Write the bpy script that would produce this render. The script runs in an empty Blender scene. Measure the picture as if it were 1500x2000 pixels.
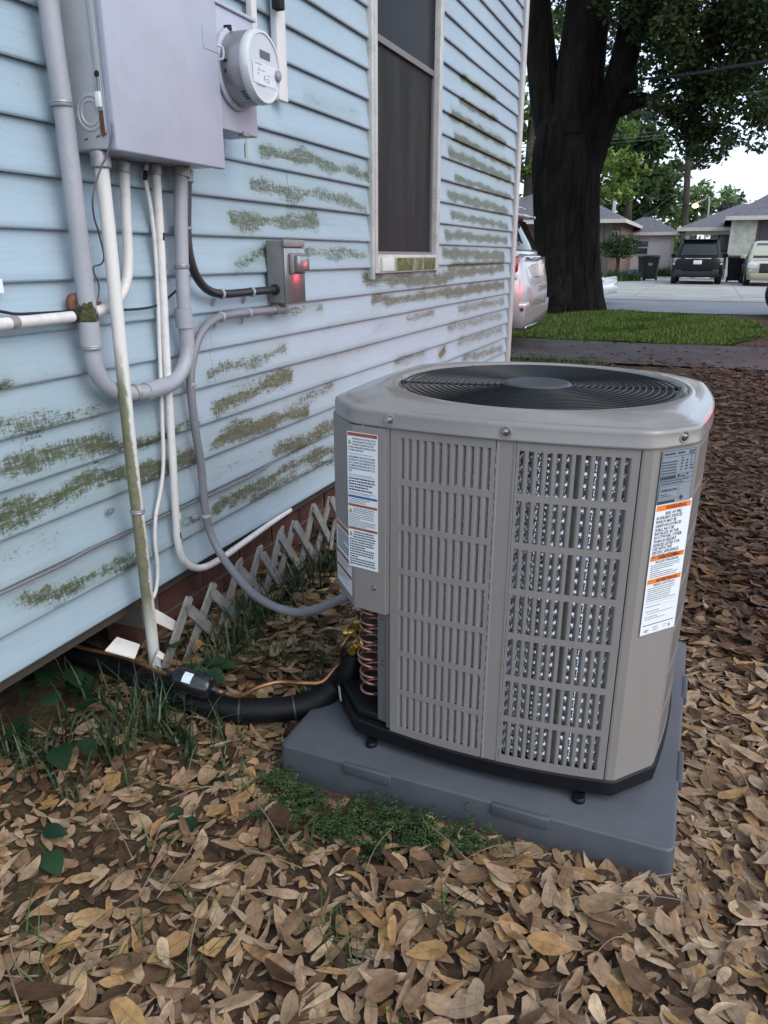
import bpy, math, random
import numpy as np
from mathutils import Vector, Matrix
R = math.radians
rnd = random.Random(7)

# ------------------------------------------------------------------ camera
F_PX, HORIZON, VPX, IW, IH = 1449.0, 499.0, 1385.0, 1500.0, 2000.0
CAM = np.array([0.0, 0.0, 1.15])
PITCH = math.atan((IH/2 - HORIZON)/F_PX)
YAW = math.atan((VPX - IW/2)/math.hypot(F_PX, IH/2 - HORIZON))
FWD = np.array([-math.sin(YAW)*math.cos(PITCH), math.cos(YAW)*math.cos(PITCH), -math.sin(PITCH)])
RGT = np.array([math.cos(YAW), math.sin(YAW), 0.0])
UPV = np.cross(RGT, FWD)
scene = bpy.context.scene
col = scene.collection
cd = bpy.data.cameras.new('camera')
cam = bpy.data.objects.new('camera', cd)
col.objects.link(cam)
cam.location = CAM
cam.rotation_euler = (math.pi/2 - PITCH, 0, YAW)
cd.sensor_fit = 'HORIZONTAL'
cd.sensor_width = 36.0
cd.lens = 36.0*F_PX/IW
cd.clip_start = 0.05
cd.clip_end = 2000
scene.camera = cam

# ------------------------------------------------------------------ world, sun, exposure
SUN_EL, SUN_AZ = 42.0, 108.0          # azimuth measured from +Y towards +X
world = bpy.data.worlds.new('World')
scene.world = world
world.use_nodes = True
nt = world.node_tree
bg = nt.nodes['Background']
sky = nt.nodes.new('ShaderNodeTexSky')
sky.sky_type = 'NISHITA'
sky.sun_disc = False
sky.sun_elevation = R(SUN_EL)
sky.sun_rotation = R(SUN_AZ)
sky.air_density = 1.0
sky.dust_density = 2.0
sky.ozone_density = 1.6
veil = nt.nodes.new('ShaderNodeMix'); veil.data_type = 'RGBA'      # thin even cloud over the clear sky
veil.inputs[0].default_value = 0.5
nt.links.new(sky.outputs[0], veil.inputs[6]); veil.inputs[7].default_value = (5.6, 6.5, 7.6, 1)
nt.links.new(veil.outputs[2], bg.inputs[0])
bg.inputs[1].default_value = 0.11
sd = bpy.data.lights.new('sun', 'SUN')
sd.energy = 0.5
sd.angle = R(50)
sd.color = (1.0, 0.96, 0.92)
sun = bpy.data.objects.new('sun', sd)
col.objects.link(sun)
sv = Vector((math.sin(R(SUN_AZ))*math.cos(R(SUN_EL)), math.cos(R(SUN_AZ))*math.cos(R(SUN_EL)), math.sin(R(SUN_EL))))
sun.rotation_euler = sv.to_track_quat('Z', 'Y').to_euler()
sun.location = (6, 4, 12)
scene.view_settings.view_transform = 'Standard'
scene.view_settings.look = 'None'
scene.view_settings.exposure = 1.32
scene.view_settings.gamma = 1.0
scene.view_settings.use_curve_mapping = False
scene.cycles.max_bounces = 6
scene.cycles.use_denoising = True

# ------------------------------------------------------------------ survey helpers: a sight line met with a real plane
def sight(px, py):
    return FWD*F_PX + RGT*(px - IW/2) + UPV*(IH/2 - py)
def onx(px, py, X):
    r = sight(px, py); return CAM + r*((X - CAM[0])/r[0])
def ony(px, py, Y):
    r = sight(px, py); return CAM + r*((Y - CAM[1])/r[1])
def onz(px, py, Z):
    r = sight(px, py); return CAM + r*((Z - CAM[2])/r[2])
def metres(px, Y):
    return px*Y/F_PX*1.0
WX = -1.27                       # outer plane of the siding
def wl(px, py, off=0.0):
    return onx(px, py, WX + off)
def sstep(a, b, x):
    t = min(1, max(0, (x - a)/(b - a))); return t*t*(3 - 2*t)
def gh(x, y):
    """ground height"""
    h = 0.085*sstep(-0.72, -1.3, x)*sstep(7.5, 5.0, y) if x < -0.72 else 0.0
    if -4 < x < 4 and -2 < y < 9:
        h += 0.008*math.sin(x*5.3 + 1.7*y) + 0.006*math.sin(y*7.1 - 2.2*x)
    return h

# ------------------------------------------------------------------ materials
MATS = {}
def newmat(name):
    m = bpy.data.materials.new(name); m.use_nodes = True
    nt = m.node_tree; b = nt.nodes['Principled BSDF']
    return m, nt, b
def N(nt, t, **kw):
    n = nt.nodes.new(t)
    for k, v in kw.items():
        if hasattr(n, k) and not k.startswith('i_'): setattr(n, k, v)
    return n
def ramp(nt, stops):
    n = nt.nodes.new('ShaderNodeValToRGB'); e = n.color_ramp.elements
    while len(e) < len(stops): e.new(0.5)
    for i, (p, c) in enumerate(stops):
        e[i].position = p; e[i].color = (c[0], c[1], c[2], 1) if len(c) == 3 else c
    return n
def mixc(nt, fac, a, b, mode='MIX'):
    n = nt.nodes.new('ShaderNodeMix'); n.data_type = 'RGBA'; n.blend_type = mode
    for sock, v in ((0, fac), (6, a), (7, b)):
        if hasattr(v, 'is_linked'): nt.links.new(v, n.inputs[sock])
        elif sock == 0: n.inputs[0].default_value = v
        else: n.inputs[sock].default_value = (v[0], v[1], v[2], 1)
    return n.outputs[2]
def mth(nt, op, a, b=None, clamp=False):
    n = nt.nodes.new('ShaderNodeMath'); n.operation = op; n.use_clamp = clamp
    for i, v in ((0, a), (1, b)):
        if v is None: continue
        if hasattr(v, 'is_linked'): nt.links.new(v, n.inputs[i])
        else: n.inputs[i].default_value = v
    return n.outputs[0]
def coords(nt, kind='Object', scale=(1, 1, 1)):
    tc = nt.nodes.new('ShaderNodeTexCoord'); mp = nt.nodes.new('ShaderNodeMapping')
    mp.inputs['Scale'].default_value = scale
    nt.links.new(tc.outputs[kind], mp.inputs['Vector']); return mp.outputs[0]
def noise(nt, vec, scale, detail=4, rough=0.55, dist=0.0):
    n = nt.nodes.new('ShaderNodeTexNoise')
    n.inputs['Scale'].default_value = scale; n.inputs['Detail'].default_value = detail
    n.inputs['Roughness'].default_value = rough; n.inputs['Distortion'].default_value = dist
    if vec is not None: nt.links.new(vec, n.inputs['Vector'])
    return n.outputs['Fac']
def bump(nt, b, h, strength=0.3, dist=0.01):
    n = nt.nodes.new('ShaderNodeBump'); n.inputs['Strength'].default_value = strength
    n.inputs['Distance'].default_value = dist
    nt.links.new(h, n.inputs['Height']); nt.links.new(n.outputs[0], b.inputs['Normal'])
def geo_pos(nt, scale=(1, 1, 1)):
    g = nt.nodes.new('ShaderNodeNewGeometry'); mp = nt.nodes.new('ShaderNodeMapping')
    mp.inputs['Scale'].default_value = scale
    nt.links.new(g.outputs['Position'], mp.inputs['Vector']); return mp.outputs[0]

def mat(name, c, rough=0.5, metal=0.0, var=0.12, vscale=6.0, bmp=0.0, bscale=60.0, spec=0.5, stretch=(1, 1, 1), dirt=None, dirt_amt=0.5, dscale=9.0, coat=0.0):
    """painted / plain surface with mottled colour, uneven gloss and optional dirt blotches"""
    if name in MATS: return MATS[name]
    m, nt, b = newmat(name)
    v = geo_pos(nt, stretch)
    n1 = noise(nt, v, vscale, 5, 0.6)
    lo = tuple(x*(1 - var) for x in c); hi = tuple(min(1, x*(1 + var)) for x in c)
    rp = ramp(nt, [(0.3, lo), (0.7, hi)]); nt.links.new(n1, rp.inputs[0])
    out = rp.outputs[0]
    if dirt:
        n2 = noise(nt, v, dscale, 8, 0.7, 0.3)
        d = ramp(nt, [(0.5, (0, 0, 0)), (0.72, (1, 1, 1))]); nt.links.new(n2, d.inputs[0])
        out = mixc(nt, mth(nt, 'MULTIPLY', d.outputs[0], dirt_amt), out, dirt)
    nt.links.new(out, b.inputs['Base Color'])
    rr = nt.nodes.new('ShaderNodeMapRange'); nt.links.new(n1, rr.inputs[0])
    rr.inputs[3].default_value = max(0.02, rough*0.82); rr.inputs[4].default_value = min(1, rough*1.18)
    nt.links.new(rr.outputs[0], b.inputs['Roughness'])
    b.inputs['Metallic'].default_value = metal
    b.inputs['Specular IOR Level'].default_value = spec
    if coat: b.inputs['Coat Weight'].default_value = coat; b.inputs['Coat Roughness'].default_value = 0.08
    if bmp: bump(nt, b, noise(nt, v, bscale, 6, 0.6), bmp, 0.004)
    MATS[name] = m; return m
def emit(name, c, s):
    if name in MATS: return MATS[name]
    m, nt, b = newmat(name)
    b.inputs['Base Color'].default_value = (c[0]*.4, c[1]*.4, c[2]*.4, 1)
    b.inputs['Emission Color'].default_value = (*c, 1); b.inputs['Emission Strength'].default_value = s
    b.inputs['Roughness'].default_value = 0.2
    MATS[name] = m; return m
def glassy(name, c, rough=0.05, spec=0.8):
    if name in MATS: return MATS[name]
    m, nt, b = newmat(name)
    b.inputs['Base Color'].default_value = (*c, 1); b.inputs['Roughness'].default_value = rough
    b.inputs['Specular IOR Level'].default_value = spec
    MATS[name] = m; return m

# ------------------------------------------------------------------ mesh building
class MB:
    def __init__(s): s.v = []; s.f = []; s.uv = None; s.mi = []
    def add(s, vs, fs):
        o = len(s.v); s.v.extend([tuple(map(float, p)) for p in vs]); s.f.extend([tuple(i + o for i in f) for f in fs]); return s
    def box(s, a, b):
        x0, y0, z0 = a; x1, y1, z1 = b
        return s.add([(x0,y0,z0),(x1,y0,z0),(x1,y1,z0),(x0,y1,z0),(x0,y0,z1),(x1,y0,z1),(x1,y1,z1),(x0,y1,z1)],
                     [(0,3,2,1),(4,5,6,7),(0,1,5,4),(1,2,6,5),(2,3,7,6),(3,0,4,7)])
    def obox(s, o, ex, ey, ez):
        """box from a corner and three edge vectors"""
        o, ex, ey, ez = map(np.array, (o, ex, ey, ez))
        p = [o, o+ex, o+ex+ey, o+ey, o+ez, o+ex+ez, o+ex+ey+ez, o+ey+ez]
        return s.add(p, [(0,3,2,1),(4,5,6,7),(0,1,5,4),(1,2,6,5),(2,3,7,6),(3,0,4,7)])
    def tube(s, pts, rad, seg=12, cap=True, smooth=0):
        P = [np.array(p, float) for p in pts]
        if smooth: P, rad = smooth_path(P, rad, smooth)
        n = len(P)
        rr = list(rad) if hasattr(rad, '__len__') else [rad]*n
        T = []
        for i in range(n):
            t = P[min(i+1, n-1)] - P[max(i-1, 0)]; T.append(t/(np.linalg.norm(t) + 1e-12))
        a = np.array([0, 0, 1.0]) if abs(T[0][2]) < 0.9 else np.array([1.0, 0, 0])
        u = np.cross(T[0], a); u /= np.linalg.norm(u)
        vs = []; fs = []
        for i in range(n):
            u = u - T[i]*(u@T[i]); u /= (np.linalg.norm(u) + 1e-12); w = np.cross(T[i], u)
            for k in range(seg):
                an = 2*math.pi*k/seg; vs.append(P[i] + rr[i]*(math.cos(an)*u + math.sin(an)*w))
        for i in range(n-1):
            for k in range(seg):
                k2 = (k+1) % seg; fs.append((i*seg+k, i*seg+k2, (i+1)*seg+k2, (i+1)*seg+k))
        if cap:
            fs.append(tuple(range(seg-1, -1, -1))); fs.append(tuple((n-1)*seg + k for k in range(seg)))
        return s.add(vs, fs)
    def lathe(s, c, axis, prof, seg=32):
        """prof: list of (radius, distance along the axis) from point c"""
        c = np.array(c, float); ax = np.array(axis, float); ax /= np.linalg.norm(ax)
        a = np.array([0, 0, 1.0]) if abs(ax[2]) < 0.9 else np.array([1.0, 0, 0])
        u = np.cross(ax, a); u /= np.linalg.norm(u); w = np.cross(ax, u)
        vs = []; fs = []; n = len(prof)
        for r, d in prof:
            for k in range(seg):
                an = 2*math.pi*k/seg; vs.append(c + ax*d + max(r, 1e-5)*(math.cos(an)*u + math.sin(an)*w))
        for i in range(n-1):
            for k in range(seg):
                k2 = (k+1) % seg; fs.append((i*seg+k, i*seg+k2, (i+1)*seg+k2, (i+1)*seg+k))
        return s.add(vs, fs)
    def prism(s, poly, z0, z1):
        n = len(poly)
        vs = [(x, y, z0) for x, y in poly] + [(x, y, z1) for x, y in poly]
        fs = [tuple(range(n-1, -1, -1)), tuple(range(n, 2*n))] + [(i, (i+1) % n, n+(i+1) % n, n+i) for i in range(n)]
        return s.add(vs, fs)
    def loft(s, rings, close=True, cap=False):
        n = len(rings[0]); vs = [p for r in rings for p in r]; fs = []
        for i in range(len(rings)-1):
            for k in range(n if close else n-1):
                k2 = (k+1) % n; fs.append((i*n+k, i*n+k2, (i+1)*n+k2, (i+1)*n+k))
        if cap: fs.append(tuple(range(n-1, -1, -1))); fs.append(tuple((len(rings)-1)*n + k for k in range(n)))
        return s.add(vs, fs)
    def mesh(s, name, org=(0, 0, 0)):
        me = bpy.data.meshes.new(name)
        me.from_pydata([(p[0]-org[0], p[1]-org[1], p[2]-org[2]) for p in s.v], [], s.f)
        me.update(); return me
    def build(s, name, m, parent=None, org=None, smooth=False, bevel=0.0, solid=0.0, angle=35):
        if org is None:
            org = ORG.get(parent.name, (0, 0, 0)) if parent is not None else (0, 0, 0)
        me = s.mesh(name, org)
        return link(name, me, m, parent, smooth, bevel, solid, org, angle)
ORG = {}
def link(name, me, m, parent=None, smooth=False, bevel=0.0, solid=0.0, org=(0, 0, 0), angle=35):
    o = bpy.data.objects.new(name, me); col.objects.link(o)
    if m is not None and not me.materials: me.materials.append(m)
    if parent is not None: o.parent = parent; ORG[o.name] = org
    else: o.location = org
    if smooth:
        me.shade_smooth()
        if angle < 180: me.set_sharp_from_angle(angle=R(angle))
    if solid:
        md = o.modifiers.new('solid', 'SOLIDIFY'); md.thickness = solid; md.offset = -1
    if bevel:
        md = o.modifiers.new('bevel', 'BEVEL'); md.width = bevel; md.segments = 2; md.limit_method = 'ANGLE'; md.angle_limit = R(40)
        me.shade_smooth(); md.harden_normals = False
    return o
def smooth_path(P, rad, k):
    n = len(P); out = []; ro = []
    rr = list(rad) if hasattr(rad, '__len__') else [rad]*n
    for i in range(n-1):
        p0, p1, p2, p3 = P[max(i-1, 0)], P[i], P[i+1], P[min(i+2, n-1)]
        for j in range(k):
            t = j/k
            out.append(0.5*((2*p1) + (-p0+p2)*t + (2*p0-5*p1+4*p2-p3)*t*t + (-p0+3*p1-3*p2+p3)*t**3))
            ro.append(rr[i]*(1-t) + rr[i+1]*t)
    out.append(P[-1]); ro.append(rr[-1]); return out, ro
def thing(name, label, cat, org=(0, 0, 0), rz=0.0, group=None):
    o = bpy.data.objects.new(name, None); col.objects.link(o); o.empty_display_size = 0.1
    o.location = org; o.rotation_euler = (0, 0, rz)
    ORG[o.name] = tuple(org) if rz == 0.0 else (0, 0, 0)
    return tag(o, label, cat, group)
def tag(o, label=None, cat=None, group=None, kind=None):
    if label: o['label'] = label
    if cat: o['category'] = cat
    if group: o['group'] = group
    if kind: o['kind'] = kind
    return o
def inst(src, name, parent, loc, rz=0.0, scale=None):
    o = bpy.data.objects.new(name, src.data if hasattr(src, 'data') else src); col.objects.link(o)
    o.parent = parent; o.location = loc; o.rotation_euler = (0, 0, rz)
    if scale: o.scale = scale
    return o
FONT_CACHE = {}
def text2d(body, size, align='LEFT', line=1.0, width=None):
    cu = bpy.data.curves.new('lettering', 'FONT'); cu.body = body; cu.size = size; cu.align_x = align
    cu.space_line = line; cu.resolution_u = 1; cu.offset = size*.022
    ob = bpy.data.objects.new('lettering', cu); col.objects.link(ob)
    dg = bpy.context.evaluated_depsgraph_get(); me = bpy.data.meshes.new_from_object(ob.evaluated_get(dg))
    vs = [tuple(v.co) for v in me.vertices]; fs = [tuple(p.vertices) for p in me.polygons]
    bpy.data.objects.remove(ob); bpy.data.curves.remove(cu); bpy.data.meshes.remove(me)
    if width and vs:
        x0 = min(v[0] for v in vs); x1 = max(v[0] for v in vs); k = width/(x1 - x0)
        vs = [((v[0]-x0)*k, v[1], 0) for v in vs]
    return vs, fs
class Sheet:
    """a flat printed sheet: origin = lower left corner, ex along, ez up, n outwards"""
    def __init__(s, o, ex, ez, n):
        s.o, s.ex, s.ez, s.n = [np.array(q, float) for q in (o, ex, ez, n)]
    def at(s, x, y, d=0.0): return s.o + s.ex*x + s.ez*y + s.n*d
    def rect(s, mb, x0, y0, x1, y1, d):
        mb.add([s.at(x0,y0,d), s.at(x1,y0,d), s.at(x1,y1,d), s.at(x0,y1,d)], [(0,1,2,3)])
    def text(s, mb, x, y, size, body, d, align='LEFT', width=None, line=1.0, xs=1.0):
        vs, fs = text2d(body, size, align, line, width); vs = [(v[0]*xs, v[1], 0) for v in vs]
        mb.add([s.at(x + v[0], y + v[1], d) for v in vs], fs)

# ================================================================== GROUND AND ROADS
def ground_material():
    m, nt, b = newmat('leafy_soil')
    v = geo_pos(nt)
    n1 = noise(nt, v, 14, 8, 0.7, 0.4); n2 = noise(nt, v, 70, 6, 0.7); n3 = noise(nt, v, 0.9, 4, 0.6)
    r1 = ramp(nt, [(0.3, (0.040, 0.028, 0.019)), (0.5, (0.10, 0.072, 0.050)), (0.7, (0.19, 0.14, 0.098))]); nt.links.new(n1, r1.inputs[0])
    r2 = ramp(nt, [(0.35, (0.45, 0.40, 0.36)), (0.7, (1.1, 1.0, 0.9))]); nt.links.new(n2, r2.inputs[0])
    c = mixc(nt, 1.0, r1.outputs[0], r2.outputs[0], 'MULTIPLY')
    g = ramp(nt, [(0.58, (0, 0, 0)), (0.72, (1, 1, 1))]); nt.links.new(n3, g.inputs[0])
    c = mixc(nt, mth(nt, 'MULTIPLY', g.outputs[0], 0.45), c, (0.035, 0.055, 0.015))
    nt.links.new(c, b.inputs['Base Color']); b.inputs['Roughness'].default_value = 0.95
    b.inputs['Specular IOR Level'].default_value = 0.2
    bump(nt, b, n2, 0.8, 0.012); return m
def axis_pts(fine0, fine1, step, outer):
    a = [-q for q in reversed(outer)] + list(np.arange(fine0, fine1 + 1e-6, step)) + list(outer)
    return sorted(set(round(float(x), 4) for x in a if x <= fine0 or x >= fine1 or True))
gx = sorted(set([-320, -150, -70, -35, -18, -10, -7, -5.5, -4.5] + [round(-4 + .1*i, 3) for i in range(81)] + [4.5, 6, 9, 15, 30, 70, 150, 320]))
gy = sorted(set([-60, -25, -10, -5, -3] + [round(-2 + .1*i, 3) for i in range(111)] + [10, 12, 15, 20, 30, 50, 90, 160, 420]))
mb = MB()
mb.add([(x, y, gh(x, y)) for y in gy for x in gx],
       [(j*len(gx)+i, j*len(gx)+i+1, (j+1)*len(gx)+i+1, (j+1)*len(gx)+i) for j in range(len(gy)-1) for i in range(len(gx)-1)])
ground = mb.build('ground', ground_material(), smooth=True, angle=180)
tag(ground, 'leaf-strewn bare soil around the unit and up to the driveway', 'ground', kind='structure')

def sheet(name, poly, z, m, label, cat):
    mb = MB(); mb.add([(x, y, z) for x, y in poly], [tuple(range(len(poly)))])
    o = mb.build(name, m); tag(o, label, cat, kind='structure'); return o
def asphalt(name, lo, hi, scale=30, dirt=False):
    m, nt, b = newmat(name); v = geo_pos(nt)
    n1 = noise(nt, v, 0.9, 6, 0.65, 0.5); n2 = noise(nt, v, scale*4, 3, 0.6)
    r1 = ramp(nt, [(0.3, lo), (0.7, hi)]); nt.links.new(n1, r1.inputs[0])
    r2 = ramp(nt, [(0.3, (0.7, 0.7, 0.7)), (0.7, (1.15, 1.15, 1.15))]); nt.links.new(n2, r2.inputs[0])
    nt.links.new(mixc(nt, 1.0, r1.outputs[0], r2.outputs[0], 'MULTIPLY'), b.inputs['Base Color'])
    if dirt:
        dm = ramp(nt, [(0.44, (0, 0, 0)), (0.56, (1, 1, 1))]); nt.links.new(noise(nt, v, 2.3, 9, 0.75, 0.6), dm.inputs[0])
        nt.links.new(mixc(nt, mth(nt, 'MULTIPLY', dm.outputs[0], .8), mixc(nt, 1.0, r1.outputs[0], r2.outputs[0], 'MULTIPLY'), (.042, .033, .027)), b.inputs['Base Color'])
    b.inputs['Roughness'].default_value = 0.85; bump(nt, b, n2, 0.4, 0.006); return m
def wavy(x0, x1, y, amp, n, seed):
    q = random.Random(seed); return [(x0 + (x1-x0)*i/n, y + q.uniform(-amp, amp)) for i in range(n+1)]
sheet('driveway', wavy(-14, 12, 8.75, .12, 60, 1) + list(reversed(wavy(-14, 12, 10.9, .06, 60, 2))), 0.022,
      asphalt('worn_asphalt', (0.040, 0.041, 0.045), (0.075, 0.076, 0.082), dirt=True), 'worn dark asphalt driveway strip behind the unit', 'driveway')
sheet('street', [(-60, 17.9), (60, 16.6), (60, 21.6), (-60, 22.1)], 0.012, asphalt('street_asphalt', (0.16, 0.175, 0.20), (0.22, 0.235, 0.265), 20), 'pale grey-blue asphalt street beyond the grass strip', 'street')
def concrete_mat():
    m, nt, b = newmat('concrete'); v = geo_pos(nt)
    n1 = noise(nt, v, 0.5, 6, 0.7, 0.4); n2 = noise(nt, v, 60, 3, 0.6)
    r1 = ramp(nt, [(0.3, (0.19, 0.185, 0.17)), (0.45, (0.28, 0.275, 0.255)), (0.7, (0.37, 0.36, 0.34))]); nt.links.new(n1, r1.inputs[0])
    nt.links.new(r1.outputs[0], b.inputs['Base Color']); b.inputs['Roughness'].default_value = 0.9
    bump(nt, b, n2, 0.3, 0.004); return m
conc = concrete_mat()
apron = bpy.data.objects.new('pavement', None)
mb = MB()
mb.box((-9, 21.95, -.1), (14, 23.3, .03))
pav = mb.build('pavement', conc, bevel=.01); tag(pav, 'pale concrete gutter and footway across the street', 'pavement', kind='structure')
mb = MB(); mb.add([(-12, 23.3, .016), (16, 23.3, .016), (16, 75, .016), (-12, 75, .016)], [(0, 1, 2, 3)])
cdw = mb.build('concrete_driveway', conc); tag(cdw, 'wide pale concrete driveway in front of the far houses', 'driveway', kind='structure')
dark_joint = mat('joint_tar', (0.17, 0.17, 0.165), 0.9)
for (x0, y0, x1, y1) in [(-12, 27.5, 16, 27.3), (-1.9, 23.3, -2.1, 60), (1.0, 23.3, 1.05, 60), (-12, 33, 16, 33.2), (-2.6, 25.2, -1.0, 25.0), (.3, 26, 1.6, 25.2)]:
    mb = MB(); d = np.array([x1-x0, y1-y0]); d /= np.linalg.norm(d); n = np.array([-d[1], d[0]])*.012
    mb.add([(x0-n[0], y0-n[1], .02), (x1-n[0], y1-n[1], .02), (x1+n[0], y1+n[1], .02), (x0+n[0], y0+n[1], .02)], [(0, 1, 2, 3)])
    mb.build('joint', dark_joint, cdw)

# grass strip between driveway and street: mound and blades
def lawn_edge(x):                       # far edge ends on bare earth towards the right
    return 16.9 - 0.02*x
lawn_poly = [(-14, 11.0)] + wavy(-13, .4, 11.0, .12, 30, 5) + [(.75, 12.1), (1.05, 13.3), (.95, 14.8), (.6, 16.0)] + [(-.6, 17.2), (-4, 17.7), (-14, 17.8)]
def in_poly(x, y, P):
    c = False; n = len(P)
    for i in range(n):
        (x1, y1), (x2, y2) = P[i], P[(i+1) % n]
        if (y1 > y) != (y2 > y) and x < (x2-x1)*(y-y1)/(y2-y1) + x1: c = not c
    return c
m, nt, b = newmat('grass_soil'); v = geo_pos(nt)
r1 = ramp(nt, [(0.3, (0.018, 0.03, 0.008)), (0.55, (0.04, 0.075, 0.016)), (0.75, (0.075, 0.12, 0.025))]); nt.links.new(noise(nt, v, 5, 7, 0.7, 0.4), r1.inputs[0])
nt.links.new(r1.outputs[0], b.inputs['Base Color']); b.inputs['Roughness'].default_value = 1.0; b.inputs['Specular IOR Level'].default_value = 0.0
bump(nt, b, noise(nt, v, 40, 4), 0.8, 0.02)
sheet('lawn', lawn_poly, 0.018, m, 'strip of green lawn between driveway and street under the oak', 'lawn')
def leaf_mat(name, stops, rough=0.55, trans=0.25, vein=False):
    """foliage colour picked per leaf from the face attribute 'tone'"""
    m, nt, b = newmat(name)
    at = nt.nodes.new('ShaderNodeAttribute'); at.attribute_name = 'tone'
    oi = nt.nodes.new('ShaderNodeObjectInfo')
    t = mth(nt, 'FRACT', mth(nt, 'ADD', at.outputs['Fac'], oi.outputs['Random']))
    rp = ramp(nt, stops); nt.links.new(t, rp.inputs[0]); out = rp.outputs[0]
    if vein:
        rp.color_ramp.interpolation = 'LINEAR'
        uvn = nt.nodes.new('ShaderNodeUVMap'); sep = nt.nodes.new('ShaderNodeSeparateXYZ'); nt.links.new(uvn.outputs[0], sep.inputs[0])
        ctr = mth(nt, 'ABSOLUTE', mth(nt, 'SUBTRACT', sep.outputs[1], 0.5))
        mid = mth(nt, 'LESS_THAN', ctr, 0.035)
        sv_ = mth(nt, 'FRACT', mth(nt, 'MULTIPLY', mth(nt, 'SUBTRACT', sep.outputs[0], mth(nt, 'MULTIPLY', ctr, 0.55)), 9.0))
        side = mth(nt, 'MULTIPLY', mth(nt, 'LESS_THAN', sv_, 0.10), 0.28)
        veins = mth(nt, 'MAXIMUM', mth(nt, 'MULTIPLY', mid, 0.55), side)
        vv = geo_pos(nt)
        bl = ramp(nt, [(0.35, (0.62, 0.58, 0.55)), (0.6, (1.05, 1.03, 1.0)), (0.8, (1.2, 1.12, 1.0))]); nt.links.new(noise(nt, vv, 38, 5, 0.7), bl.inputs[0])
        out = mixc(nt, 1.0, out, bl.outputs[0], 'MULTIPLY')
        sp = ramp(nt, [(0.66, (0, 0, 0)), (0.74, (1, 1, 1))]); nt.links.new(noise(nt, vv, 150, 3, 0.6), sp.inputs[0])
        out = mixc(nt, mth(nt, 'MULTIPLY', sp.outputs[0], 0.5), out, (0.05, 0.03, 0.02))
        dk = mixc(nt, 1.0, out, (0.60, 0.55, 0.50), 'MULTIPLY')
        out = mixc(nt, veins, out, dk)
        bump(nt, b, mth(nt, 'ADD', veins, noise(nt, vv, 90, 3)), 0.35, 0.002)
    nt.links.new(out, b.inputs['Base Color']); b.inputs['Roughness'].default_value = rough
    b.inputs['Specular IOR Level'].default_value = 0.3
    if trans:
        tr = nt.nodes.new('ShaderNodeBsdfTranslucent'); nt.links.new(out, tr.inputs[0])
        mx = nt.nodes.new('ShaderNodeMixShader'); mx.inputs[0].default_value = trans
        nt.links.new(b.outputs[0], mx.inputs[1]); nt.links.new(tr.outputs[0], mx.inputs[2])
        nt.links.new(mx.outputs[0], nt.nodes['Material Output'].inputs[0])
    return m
def mesh_tone(name, V, F, tones, uv=None):
    """V (n,3), F list of index tuples, tones per face"""
    me = bpy.data.meshes.new(name); me.from_pydata([tuple(p) for p in V], [], F); me.update()
    a = me.attributes.new('tone', 'FLOAT', 'FACE'); a.data.foreach_set('value', np.array(tones, np.float32))
    if uv is not None:
        ul = me.uv_layers.new(name='UVMap')
        li = np.zeros(len(me.loops), np.int32); me.loops.foreach_get('vertex_index', li)
        ul.data.foreach_set('uv', np.array(uv, np.float32)[li].ravel())
    return me
def blades(name, spots, hmin, hmax, wid, m, label, cat, bend=0.6, seed=1, per=1, spread=.03, segs=2, kind='stuff'):
    q = random.Random(seed); V = []; F = []; T = []
    for (x, y, z) in spots:
        for _ in range(per):
            h = q.uniform(hmin, hmax); a = q.uniform(0, 6.283); w = wid*q.uniform(.6, 1.3); bx = math.cos(a); by = math.sin(a)
            x0 = x + q.gauss(0, spread); y0 = y + q.gauss(0, spread); be = bend*q.uniform(.3, 1.4); o = len(V)
            for i in range(segs+1):
                t = i/segs; ww = w*(1 - t)**.7 if i < segs else 0.0
                cx = x0 + bx*h*be*t*t; cy = y0 + by*h*be*t*t; cz = z + h*t*(1 - .35*be*t)
                if i < segs: V += [(cx - by*ww/2, cy + bx*ww/2, cz), (cx + by*ww/2, cy - bx*ww/2, cz)]
                else: V.append((cx, cy, cz))
            for i in range(segs-1): F.append((o+2*i, o+2*i+1, o+2*i+3, o+2*i+2))
            F.append((o+2*segs-2, o+2*segs-1, o+2*segs)); T += [q.random()]*segs
    ob = link(name, mesh_tone(name, V, F, T), m)
    return tag(ob, label, cat, kind=kind)
GRASS = leaf_mat('lawn_blades', [(0, (0.035, 0.07, 0.013)), (0.35, (0.08, 0.145, 0.024)), (0.7, (0.15, 0.215, 0.036)), (1.0, (0.21, 0.24, 0.055))], trans=0.3)
sp = []
q = random.Random(3)
while len(sp) < 17000:
    x = q.uniform(-6, 1.1); y = q.uniform(10.85, 17.6)
    pt = math.sin(x*2.1 + 1.3*y)*math.sin(y*1.7 - x*.9 + 1) + .6*math.sin(x*5.3 - y*3.1)
    if in_poly(x, y, lawn_poly) and q.random() < .42 + .4*pt: sp.append((x, y, .008 + .012*pt))
blades('lawn_grass', sp, .02, .085, .018, GRASS, 'short green grass blades of the strip under the oak', 'grass', seed=4, per=2, spread=.05)
SOFTGREEN = leaf_mat('weed_green', [(0, (0.02, 0.05, 0.012)), (0.5, (0.04, 0.085, 0.02)), (1.0, (0.075, 0.12, 0.03))], trans=0.2)
sp = [(q.uniform(-1.9, -.9), q.uniform(5.6, 8.6), 0) for _ in range(900)]
blades('corner_weeds', sp, .05, .16, .014, SOFTGREEN, 'green weeds growing by the house corner', 'weeds', seed=9, per=2, spread=.04)

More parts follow.
